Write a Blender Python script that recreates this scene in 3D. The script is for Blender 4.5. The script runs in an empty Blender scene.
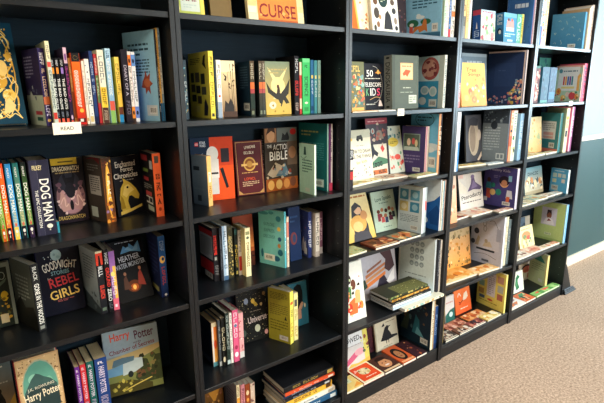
import bpy, math, random
from mathutils import Matrix, Vector
scene = bpy.context.scene
COL = scene.collection

# ------------------------------------------------------------------ helpers
def lin(c):
    c = c / 255.0
    return c / 12.92 if c <= 0.04045 else ((c + 0.055) / 1.055) ** 2.4
def hexc(h):
    return (lin(int(h[0:2], 16)), lin(int(h[2:4], 16)), lin(int(h[4:6], 16)), 1.0)

class MB:
    """collects coloured polygons for ONE mesh object"""
    def __init__(s):
        s.v = []; s.f = []; s.c = []
    def poly(s, pts, col):
        n = len(s.v); s.v += [tuple(p) for p in pts]; s.f.append(list(range(n, n + len(pts))))
        s.c.append([col] * len(pts) if isinstance(col, tuple) else col)
    def mesh(s, verts, faces, col):
        n = len(s.v); s.v += [tuple(p) for p in verts]
        for f in faces:
            s.f.append([n + i for i in f]); s.c.append([col] * len(f))
    def box(s, x0, y0, z0, x1, y1, z1, col, b=0.0):
        if b <= 0:
            vs = [(x, y, z) for x in (x0, x1) for y in (y0, y1) for z in (z0, z1)]
            s.mesh(vs, [(0, 1, 3, 2), (4, 6, 7, 5), (0, 4, 5, 1), (2, 3, 7, 6), (0, 2, 6, 4), (1, 5, 7, 3)], col)
            return
        vs = []
        for sx in (0, 1):
            for sy in (0, 1):
                for sz in (0, 1):
                    X, Y, Z_ = (x0, x1)[sx], (y0, y1)[sy], (z0, z1)[sz]
                    dx, dy, dz = (b, -b)[sx], (b, -b)[sy], (b, -b)[sz]
                    vs += [(X + dx, Y + dy, Z_), (X + dx, Y, Z_ + dz), (X, Y + dy, Z_ + dz)]
        ix = lambda sx, sy, sz, k: (sx * 4 + sy * 2 + sz) * 3 + k
        fs = []
        for sz in (0, 1):
            q = [ix(0, 0, sz, 0), ix(1, 0, sz, 0), ix(1, 1, sz, 0), ix(0, 1, sz, 0)]; fs.append(q if sz else q[::-1])
        for sy in (0, 1):
            q = [ix(0, sy, 0, 1), ix(1, sy, 0, 1), ix(1, sy, 1, 1), ix(0, sy, 1, 1)]; fs.append(q[::-1] if sy else q)
        for sx in (0, 1):
            q = [ix(sx, 0, 0, 2), ix(sx, 1, 0, 2), ix(sx, 1, 1, 2), ix(sx, 0, 1, 2)]; fs.append(q if sx else q[::-1])
        for sy in (0, 1):
            for sz in (0, 1): fs.append([ix(0, sy, sz, 0), ix(1, sy, sz, 0), ix(1, sy, sz, 1), ix(0, sy, sz, 1)])
        for sx in (0, 1):
            for sz in (0, 1): fs.append([ix(sx, 0, sz, 0), ix(sx, 1, sz, 0), ix(sx, 1, sz, 2), ix(sx, 0, sz, 2)])
        for sx in (0, 1):
            for sy in (0, 1): fs.append([ix(sx, sy, 0, 1), ix(sx, sy, 1, 1), ix(sx, sy, 1, 2), ix(sx, sy, 0, 2)])
        for sx in (0, 1):
            for sy in (0, 1):
                for sz in (0, 1): fs.append([ix(sx, sy, sz, 0), ix(sx, sy, sz, 1), ix(sx, sy, sz, 2)])
        s.mesh(vs, fs, col)
    def build(s, name, mat, parent=None, M=None, fix=False):
        me = bpy.data.meshes.new(name)
        vs = [M @ Vector(p) for p in s.v] if M is not None else s.v
        me.from_pydata([tuple(p) for p in vs], [], s.f)
        ca = me.color_attributes.new('Col', 'FLOAT_COLOR', 'CORNER')
        flat = []
        for cs in s.c:
            for c in cs: flat += c
        ca.data.foreach_set('color', flat)
        me.materials.append(mat)
        me.update()
        if fix:
            import bmesh
            b = bmesh.new(); b.from_mesh(me); bmesh.ops.recalc_face_normals(b, faces=b.faces[:]); b.to_mesh(me); b.free()
        o = bpy.data.objects.new(name, me); COL.objects.link(o)
        if parent is not None: o.parent = parent
        return o

def empty(name, loc, rz=0.0):
    o = bpy.data.objects.new(name, None); COL.objects.link(o)
    o.location = loc; o.rotation_euler = (0, 0, rz); o.empty_display_size = 0.05
    return o
def tag(o, label, cat, group=None):
    o['label'] = label; o['category'] = cat
    if group: o['group'] = group
    return o
def struct(o):
    o['kind'] = 'structure'; return o

# ------------------------------------------------------------------ materials
def nodes(name):
    m = bpy.data.materials.new(name); m.use_nodes = True
    nt = m.node_tree; return m, nt, nt.nodes['Principled BSDF']
def print_mat(name, rough, spec=0.5, coat=0.0):
    m, nt, p = nodes(name)
    a = nt.nodes.new('ShaderNodeVertexColor'); a.layer_name = 'Col'
    tc = nt.nodes.new('ShaderNodeTexCoord')
    n = nt.nodes.new('ShaderNodeTexNoise'); n.inputs['Scale'].default_value = 60; n.inputs['Detail'].default_value = 3
    nt.links.new(tc.outputs['Object'], n.inputs['Vector'])
    mp = nt.nodes.new('ShaderNodeMapRange'); mp.inputs['To Min'].default_value = 0.86; mp.inputs['To Max'].default_value = 1.1
    nt.links.new(n.outputs['Fac'], mp.inputs['Value'])
    mx = nt.nodes.new('ShaderNodeMix'); mx.data_type = 'RGBA'; mx.blend_type = 'MULTIPLY'; mx.inputs[0].default_value = 1.0
    nt.links.new(a.outputs['Color'], mx.inputs[6]); nt.links.new(mp.outputs[0], mx.inputs[7])
    nt.links.new(mx.outputs[2], p.inputs['Base Color'])
    p.inputs['Roughness'].default_value = rough; p.inputs['Specular IOR Level'].default_value = spec
    p.inputs['Coat Weight'].default_value = coat; p.inputs['Coat Roughness'].default_value = 0.25
    return m
M_PRINT = print_mat('printed_cover', 0.55, 0.12)
M_GLOSS = print_mat('glossy_printed_cover', 0.45, 0.14)
def page_mat():
    m, nt, p = nodes('page_edges')
    a = nt.nodes.new('ShaderNodeVertexColor'); a.layer_name = 'Col'
    tc = nt.nodes.new('ShaderNodeTexCoord')
    w = nt.nodes.new('ShaderNodeTexWave'); w.bands_direction = 'X'; w.inputs['Scale'].default_value = 500; w.inputs['Distortion'].default_value = 1.5
    nt.links.new(tc.outputs['Object'], w.inputs['Vector'])
    mp = nt.nodes.new('ShaderNodeMapRange'); mp.inputs['To Min'].default_value = 0.72; mp.inputs['To Max'].default_value = 1.0
    nt.links.new(w.outputs['Fac'], mp.inputs['Value'])
    mx = nt.nodes.new('ShaderNodeMix'); mx.data_type = 'RGBA'; mx.blend_type = 'MULTIPLY'; mx.inputs[0].default_value = 1.0
    nt.links.new(a.outputs['Color'], mx.inputs[6]); nt.links.new(mp.outputs[0], mx.inputs[7])
    nt.links.new(mx.outputs[2], p.inputs['Base Color']); p.inputs['Roughness'].default_value = 0.85
    return m
M_PAGE = page_mat()
def wood_mat():
    m, nt, p = nodes('black_brown_laminate')
    tc = nt.nodes.new('ShaderNodeTexCoord'); mp = nt.nodes.new('ShaderNodeMapping'); mp.inputs['Scale'].default_value = (2.0, 30.0, 30.0)
    n = nt.nodes.new('ShaderNodeTexNoise'); n.inputs['Scale'].default_value = 4; n.inputs['Detail'].default_value = 6
    nt.links.new(tc.outputs['Object'], mp.inputs['Vector']); nt.links.new(mp.outputs[0], n.inputs['Vector'])
    cr = nt.nodes.new('ShaderNodeValToRGB')
    cr.color_ramp.elements[0].position = 0.3; cr.color_ramp.elements[0].color = WOOD0
    cr.color_ramp.elements[1].position = 0.75; cr.color_ramp.elements[1].color = WOOD1
    nt.links.new(n.outputs['Fac'], cr.inputs['Fac']); nt.links.new(cr.outputs['Color'], p.inputs['Base Color'])
    r = nt.nodes.new('ShaderNodeMapRange'); r.inputs['To Min'].default_value = WR0; r.inputs['To Max'].default_value = WR1
    nt.links.new(n.outputs['Fac'], r.inputs['Value']); nt.links.new(r.outputs[0], p.inputs['Roughness'])
    p.inputs['Specular IOR Level'].default_value = WSPEC
    p.inputs['Coat Weight'].default_value = 0.0; p.inputs['Coat Roughness'].default_value = 0.3
    b = nt.nodes.new('ShaderNodeBump'); b.inputs['Strength'].default_value = 0.06; b.inputs['Distance'].default_value = 0.001
    nt.links.new(n.outputs['Fac'], b.inputs['Height']); nt.links.new(b.outputs[0], p.inputs['Normal'])
    return m
WOOD0 = (0.0040, 0.0056, 0.0075, 1); WOOD1 = (0.0075, 0.0100, 0.0130, 1); WR0, WR1, WSPEC = 0.26, 0.38, 0.36
M_WOOD = wood_mat()
WOOD0 = (0.0060, 0.0150, 0.0250, 1); WOOD1 = (0.0100, 0.0230, 0.0370, 1); WR0, WR1, WSPEC = 0.6, 0.75, 0.12
M_BACK = wood_mat(); M_BACK.name = 'matte_black_hardboard'
def paint_mat(name, c, rough=0.6, amp=0.06, scale=5.0, bump=0.02):
    m, nt, p = nodes(name)
    tc = nt.nodes.new('ShaderNodeTexCoord'); n = nt.nodes.new('ShaderNodeTexNoise'); n.inputs['Scale'].default_value = scale; n.inputs['Detail'].default_value = 5
    nt.links.new(tc.outputs['Object'], n.inputs['Vector'])
    cr = nt.nodes.new('ShaderNodeValToRGB')
    cr.color_ramp.elements[0].color = tuple(x * (1 - amp) for x in c[:3]) + (1,); cr.color_ramp.elements[1].color = tuple(min(1, x * (1 + amp)) for x in c[:3]) + (1,)
    nt.links.new(n.outputs['Fac'], cr.inputs['Fac']); nt.links.new(cr.outputs['Color'], p.inputs['Base Color'])
    p.inputs['Roughness'].default_value = rough
    n2 = nt.nodes.new('ShaderNodeTexNoise'); n2.inputs['Scale'].default_value = 180
    nt.links.new(tc.outputs['Object'], n2.inputs['Vector'])
    b = nt.nodes.new('ShaderNodeBump'); b.inputs['Strength'].default_value = bump * 5; b.inputs['Distance'].default_value = 0.002
    nt.links.new(n2.outputs['Fac'], b.inputs['Height']); nt.links.new(b.outputs[0], p.inputs['Normal'])
    return m
def carpet_mat():
    m, nt, p = nodes('tan_loop_carpet')
    tc = nt.nodes.new('ShaderNodeTexCoord')
    n = nt.nodes.new('ShaderNodeTexNoise'); n.inputs['Scale'].default_value = 75; n.inputs['Detail'].default_value = 4; n.inputs['Roughness'].default_value = 0.7
    v = nt.nodes.new('ShaderNodeTexNoise'); v.inputs['Scale'].default_value = 1.6; v.inputs['Detail'].default_value = 3
    for q in (n, v): nt.links.new(tc.outputs['Object'], q.inputs['Vector'])
    cr = nt.nodes.new('ShaderNodeValToRGB')
    cr.color_ramp.elements[0].position = 0.30; cr.color_ramp.elements[0].color = CARP0
    cr.color_ramp.elements[1].position = 0.70; cr.color_ramp.elements[1].color = CARP1
    nt.links.new(n.outputs['Fac'], cr.inputs['Fac'])
    mp = nt.nodes.new('ShaderNodeMapRange'); mp.inputs['To Min'].default_value = 0.85; mp.inputs['To Max'].default_value = 1.12
    nt.links.new(v.outputs['Fac'], mp.inputs['Value'])
    mx = nt.nodes.new('ShaderNodeMix'); mx.data_type = 'RGBA'; mx.blend_type = 'MULTIPLY'; mx.inputs[0].default_value = 1.0
    nt.links.new(cr.outputs['Color'], mx.inputs[6]); nt.links.new(mp.outputs[0], mx.inputs[7])
    nt.links.new(mx.outputs[2], p.inputs['Base Color']); p.inputs['Roughness'].default_value = 0.95; p.inputs['Specular IOR Level'].default_value = 0.1
    b = nt.nodes.new('ShaderNodeBump'); b.inputs['Strength'].default_value = 0.6; b.inputs['Distance'].default_value = 0.006
    nt.links.new(n.outputs['Fac'], b.inputs['Height']); nt.links.new(b.outputs[0], p.inputs['Normal'])
    return m
CARP0 = (0.205, 0.135, 0.090, 1); CARP1 = (0.68, 0.49, 0.36, 1)
M_CARPET = carpet_mat()
M_PALE = paint_mat('pale_blue_white_wall_paint', (0.27, 0.35, 0.37), 0.6)
M_TEAL = paint_mat('teal_wall_paint', (0.022, 0.064, 0.066), 0.5)
M_TRIM = paint_mat('cream_trim_paint', (0.72, 0.62, 0.48), 0.4)
M_CARD = print_mat('matte_card', 0.7, 0.3)
M_WARM = paint_mat('warm_cream_wall_paint', (0.70, 0.56, 0.40), 0.7)
M_CEIL = paint_mat('white_ceiling_paint', (0.7, 0.69, 0.66), 0.8)

# ------------------------------------------------------------------ text (letters become flat printed polygons)
_tc = {}
def text_mesh(t):
    if t in _tc: return _tc[t]
    cu = bpy.data.curves.new('lettering', 'FONT'); cu.body = t; cu.resolution_u = 3; cu.size = 1.0
    cu.offset = 0.012
    o = bpy.data.objects.new('lettering', cu); COL.objects.link(o)
    dg = bpy.context.evaluated_depsgraph_get(); dg.update()
    me = o.evaluated_get(dg).to_mesh()
    vs = [(v.co.x, v.co.y) for v in me.vertices]; fs = [list(p.vertices) for p in me.polygons]
    o.evaluated_get(dg).to_mesh_clear()
    bpy.data.objects.remove(o); bpy.data.curves.remove(cu)
    xs = [v[0] for v in vs]; ys = [v[1] for v in vs]
    x0, x1, y0, y1 = min(xs), max(xs), min(ys), max(ys)
    vs = [((x - x0) / (x1 - x0 or 1) - 0.5, (y - y0) / (y1 - y0 or 1) - 0.5) for x, y in vs]
    _tc[t] = (vs, fs); return _tc[t]

# ------------------------------------------------------------------ cover printing: 2-D artwork -> flat polygons a hair above the board
LAY = 0.00002
def artwork(mb, O, U, V, N, W, H, art, seed):
    """O origin (lower left), U/V unit axes, N outward, W/H metres"""
    rng = random.Random(seed); k = [1]
    def pt(x, y, lift): return O + U * (x * W) + V * (y * H) + N * (lift * LAY)
    def clampxy(x, y): return min(max(x, 0.0), 1.0), min(max(y, 0.0), 1.0)
    def P(xy, col, lift=None):
        if lift is None: lift = k[0]
        mb.poly([pt(*clampxy(x, y), lift) for x, y in xy], col)
    def tris(vs, fs, col, lift):
        mb.mesh([pt(*clampxy(x, y), lift) for x, y in vs], fs, col)
    def ell(cx, cy, rx, ry, n=18, wob=0.0):
        return [(cx + rx * math.cos(2 * math.pi * i / n) * (1 + wob * (rng.random() - .5)), cy + ry * math.sin(2 * math.pi * i / n) * (1 + wob * (rng.random() - .5))) for i in range(n)]
    def word(cx, cy, w, h, n, col, rot, lift):
        # unreadable print: letter-like strokes (w,h in fractions of panel along reading direction)
        c, s = math.cos(math.radians(rot)), math.sin(math.radians(rot))
        wm, hm = (w * W, h * H) if abs(rot) < 45 else (h * H, w * W)
        st = wm / max(n, 1); x = -wm / 2
        for i in range(n):
            if n > 6 and rng.random() < 0.13: x += st; continue
            kind = rng.randrange(5); lw = st * 0.78; bw = min(st * 0.24, hm * 0.2)
            rects = [(0, -.5, bw / lw, .5)]
            if kind == 0: rects += [(0, .26, 1, .5), (0, -.5, 1, -.26)]
            if kind == 1: rects += [(1 - bw / lw, -.5, 1, .5), (0, -.1, 1, .12)]
            if kind == 2: rects += [(0, .26, 1, .5), (0, -.12, .85, .1)]
            if kind == 3: rects += [(1 - bw / lw, -.5, 1, .5), (0, -.5, 1, -.28), (0, .28, 1, .5)]
            if kind == 4: rects += [(0, -.5, 1, -.28)]
            for a, b, c_, d in rects:
                q = []
                for rx, ry in ((a, b), (c_, b), (c_, d), (a, d)):
                    lx, ly = x + rx * lw, ry * hm
                    q.append((cx + (lx * c - ly * s) / W, cy + (lx * s + ly * c) / H))
                P(q, col, lift)
            x += st
    for a in art:
        op = a[0]; k[0] += 1
        if op == 'R': P([(a[1], a[2]), (a[3], a[2]), (a[3], a[4]), (a[1], a[4])], hexc(a[5]))
        elif op == 'E': P(ell(a[1], a[2], a[3], a[4]), hexc(a[5]))
        elif op == 'P':
            xy = list(zip(a[1][0::2], a[1][1::2])); P(xy, hexc(a[2]))
        elif op == 'G':
            c0, c1 = hexc(a[5]), hexc(a[6]); P([(a[1], a[2]), (a[3], a[2]), (a[3], a[4]), (a[1], a[4])], [c0, c0, c1, c1])
        elif op == 'O':
            n = 24; o = ell(a[1], a[2], a[3], a[4], n); r = 1 - a[5] / a[3]; r2 = 1 - a[5] * W / H / a[4]
            i_ = [(a[1] + (x - a[1]) * r, a[2] + (y - a[2]) * r2) for x, y in o]
            tris(o + i_, [(j, (j + 1) % n, n + (j + 1) % n, n + j) for j in range(n)], hexc(a[6]), k[0])
        elif op == 'T':
            vs, fs = text_mesh(a[1]); cx, cy, w, h, col = a[2:7]; rot = a[7] if len(a) > 7 else 0
            out = []
            if abs(rot) == 90:
                sg = 1 if rot > 0 else -1
                for x, y in vs: out.append((cx - sg * y * w, cy + sg * x * h))
            else:
                c, s = math.cos(math.radians(rot)), math.sin(math.radians(rot))
                for x, y in vs:
                    lx, ly = x * w * W, y * h * H; out.append((cx + (lx * c - ly * s) / W, cy + (lx * s + ly * c) / H))
            tris(out, fs, hexc(col), k[0])
        elif op == 'W': word(a[2], a[3], a[4], a[5], a[1], hexc(a[6]), a[7] if len(a) > 7 else 0, k[0])
        elif op == 'V':
            y0, y1, n, col = a[1:5]
            for i in range(n):
                word((i + .5) / n * .8 + .1, (y0 + y1) / 2, .62 / n, y1 - y0, max(4, int((y1 - y0) * H / (W * .8 / n + .002))), hexc(col), -90, k[0])
        elif op == 'L':
            x0, y0, x1, y1, n, col = a[1:7]; dy = (y1 - y0) / n; c = hexc(col)
            for i in range(n):
                y = y1 - dy * (i + .5); x = x0; end = x1 if i < n - 1 or n == 1 else x0 + (x1 - x0) * .6
                while x < end - .02:
                    w = min(rng.uniform(.05, .16), end - x); P([(x, y - dy * .22), (x + w, y - dy * .22), (x + w, y + dy * .22), (x, y + dy * .22)], c); x += w + .025
        elif op == 'S':
            x0, y0, x1, y1, n, r0, r1, cs = a[1:9]
            for i in range(n):
                r = rng.uniform(r0, r1); cx, cy = rng.uniform(x0, x1), rng.uniform(y0, y1)
                rx = min(r, .3); ry = r * W / H * rng.uniform(.7, 1.4)
                cx = min(max(cx, x0 + rx * .7), x1 - rx * .7) if x1 - x0 > 2 * rx else cx
                P(ell(cx, cy, rx, ry, 9, .7), hexc(rng.choice(cs)), k[0] + .12 * (i % 8))
        elif op == 'B':
            x0, y0, x1, y1 = a[1:5]; P([(x0, y0), (x1, y0), (x1, y1), (x0, y1)], hexc('e4e4de')); k[0] += 1
            x = x0 + (x1 - x0) * .1
            while x < x1 - (x1 - x0) * .12:
                w = rng.choice((.02, .03, .05)) * (x1 - x0)
                P([(x, y0 + (y1 - y0) * .22), (x + w, y0 + (y1 - y0) * .22), (x + w, y1 - (y1 - y0) * .12), (x, y1 - (y1 - y0) * .12)], hexc('202022')); x += w + rng.choice((.03, .05)) * (x1 - x0)
        elif op == 'C':
            xy = list(zip(a[1][0::2], a[1][1::2]))
            # smooth the stroke (Catmull-Rom), then give it width
            sm = []
            for i in range(len(xy) - 1):
                p0, p1, p2, p3 = xy[max(i - 1, 0)], xy[i], xy[i + 1], xy[min(i + 2, len(xy) - 1)]
                for j in range(5):
                    t = j / 5
                    sm.append(tuple(.5 * (2 * p1[d] + (p2[d] - p0[d]) * t + (2 * p0[d] - 5 * p1[d] + 4 * p2[d] - p3[d]) * t * t + (3 * p1[d] - p0[d] - 3 * p2[d] + p3[d]) * t ** 3) for d in (0, 1)))
            sm.append(xy[-1]); th = a[2] * W / 2; L_ = []; R_ = []
            for i, (x, y) in enumerate(sm):
                x2, y2 = sm[min(i + 1, len(sm) - 1)]; x1, y1 = sm[max(i - 1, 0)]
                dx, dy = (x2 - x1) * W, (y2 - y1) * H; l = math.hypot(dx, dy) or 1
                L_.append((x - dy / l * th / W, y + dx / l * th / H)); R_.append((x + dy / l * th / W, y - dx / l * th / H))
            n = len(sm); tris(L_ + R_, [(i, n + i, n + i + 1, i + 1) for i in range(n - 1)], hexc(a[3]), k[0])

# ------------------------------------------------------------------ one book: cover (boards + spine + print) and page block
X, Y, Zv = Vector((1, 0, 0)), Vector((0, 1, 0)), Vector((0, 0, 1))
def book_meshes(kind, t, d, h, col, pg, lf, sp, facing, mode, sf, seed, name):
    """local frame: spine on the plane y=0, thickness along x, height along z; back board x=0, front board x=t"""
    hard = name != 'paperback_book'
    c = hexc(col); mb = MB()
    bt = min(0.0022 if hard else 0.0007, t * 0.2); ov = 0.003 if hard else 0.0004
    r = min(t * 0.35, 0.004 if hard else 0.0015)
    box = name == 'boxed_set'
    # outline of the wrap in plan, spine corners rounded
    arc = lambda cx, cy, a0, a1, rr: [(cx + rr * math.cos(math.radians(a0 + (a1 - a0) * i / 4)), cy + rr * math.sin(math.radians(a0 + (a1 - a0) * i / 4))) for i in range(5)]
    outer = [(0, d)] + arc(r, r, 180, 270, r) + arc(t - r, r, 270, 360, r) + [(t, d)]
    ri = max(r - bt, 0.0001)
    inner = [(bt, d)] + arc(bt + ri, bt + ri, 180, 270, ri) + arc(t - bt - ri, bt + ri, 270, 360, ri) + [(t - bt, d)]
    n = len(outer); vs = []
    for z in (0, h):
        vs += [(x, y, z) for x, y in outer] + [(x, y, z) for x, y in inner]
    fs = []
    for i in range(n - 1):
        fs += [(i, i + 1, 2 * n + i + 1, 2 * n + i), (n + i + 1, n + i, 3 * n + i, 3 * n + i + 1),
               (i + 1, i, n + i, n + i + 1), (2 * n + i, 2 * n + i + 1, 3 * n + i + 1, 3 * n + i)]
    fs += [(0, n, 3 * n, 2 * n)][::-1] + [(n - 1, 2 * n - 1, 4 * n - 1, 3 * n - 1)]
    fs[-2] = tuple(reversed(fs[-2])); mb.mesh(vs, fs, c)
    seedn = seed * 7 + 3
    g = 0.00005
    if mode == 'S' or mode == 'L' and False:
        if sp: artwork(mb, Vector((r * .6, -g, 0)), X, Zv, -Y, t - r * 1.2, h, sp, seedn)
        if lf: artwork(mb, Vector((-g, d, 0)), -Y, Zv, -X, d - r, h, lf, seedn + 1)
    elif facing == 'back':
        if lf: artwork(mb, Vector((-g, d, 0)), -Y, Zv, -X, d - r, h, lf, seedn + 1)
    else:
        if lf: artwork(mb, Vector((t + g, r, 0)), Y, Zv, X, d - r, h, lf, seedn + 1)
        if sp:
            if mode == 'L':   # spine reads along its length
                artwork(mb, Vector((r * .6, -g, h)), -Zv, X, -Y, h, t - r * 1.2, sp, seedn)
            else:
                artwork(mb, Vector((r * .6, -g, 0)), X, Zv, -Y, t - r * 1.2, h, sp, seedn)
    pb = MB(); pc = hexc(pg)
    if box:
        pb.box(bt, bt, 0.002, t - bt, d - .004, h - .004, pc)
    else:
        # page block with hollowed fore-edge
        x0, x1, y0, y1, z0, z1 = bt, t - bt, bt + .0004, d - ov - .0006, ov, h - ov - (.0008 if not hard else 0)
        m = 5; sag = min((x1 - x0) * .18, .004)
        pl = [(x0, y0)] + [(x0 + (x1 - x0) * i / (m - 1), y1 - sag * (1 - (2 * i / (m - 1) - 1) ** 2)) for i in range(m)] + [(x1, y0)]
        q = len(pl); vv = [(x, y, z0) for x, y in pl] + [(x, y, z1) for x, y in pl]
        ff = [(i, i + 1, q + i + 1, q + i)[::-1] for i in range(q - 1)] + [(q - 1, 0, q, 2 * q - 1)[::-1]] + [tuple(range(q))] + [tuple(range(q, 2 * q))[::-1]]
        pb.mesh(vv, ff, pc)
    return mb, pb

LEVEL = ['top', 'second', 'third', 'fourth', 'fifth', 'bottom']
UNIT = ['', 'leftmost bookcase', 'second bookcase', 'middle bookcase', 'fourth bookcase', 'far right bookcase']
def make_book(i, b):
    k, u, l, x, y, z, yaw, lean, t, d, h, col, pg, name, label, lf, sp, facing, sf = b
    root = empty(name, (x, y, z + .0003), math.radians(yaw))
    tag(root, label, 'book', 'books on the %s shelf of the %s' % (LEVEL[l], UNIT[u]))
    M = Matrix.Identity(4)
    if k == 'S':
        pass
    elif k == 'F':
        if facing == 'back':      # turn +90: back board (x=0, normal -x) faces the room (-y)
            M = Matrix.Translation((d, 0, 0)) @ Matrix.Rotation(math.radians(90), 4, 'Z')
        else:                     # turn -90: front board (x=t) faces the room, spine to the left
            M = Matrix.Translation((0, t, 0)) @ Matrix.Rotation(math.radians(-90), 4, 'Z')
        L = math.radians(-lean)
        M = Matrix.Translation((0, 0, t * math.sin(math.radians(lean)))) @ Matrix.Rotation(L, 4, 'X') @ M
    else:
        # lying flat: front board up
        if sf:   # spine towards the room
            M = Matrix(((0, 0, -1, h), (0, 1, 0, 0), (1, 0, 0, 0), (0, 0, 0, 1)))
        else:    # spine to the left, foot of the cover towards the room; h is the width, d the depth here
            M = Matrix(((0, 1, 0, 0), (0, 0, 1, 0), (1, 0, 0, 0), (0, 0, 0, 1)))
            h, d = d, h
    mb, pb = book_meshes(k, t, d, h, col, pg, lf, sp, facing, k, sf, i + 11, name)
    gl = M_GLOSS if (i * 7) % 3 else M_PRINT
    mb.build('cover', gl, root, M)
    pb.build('page_block', M_PAGE, root, M)
    return root

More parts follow.
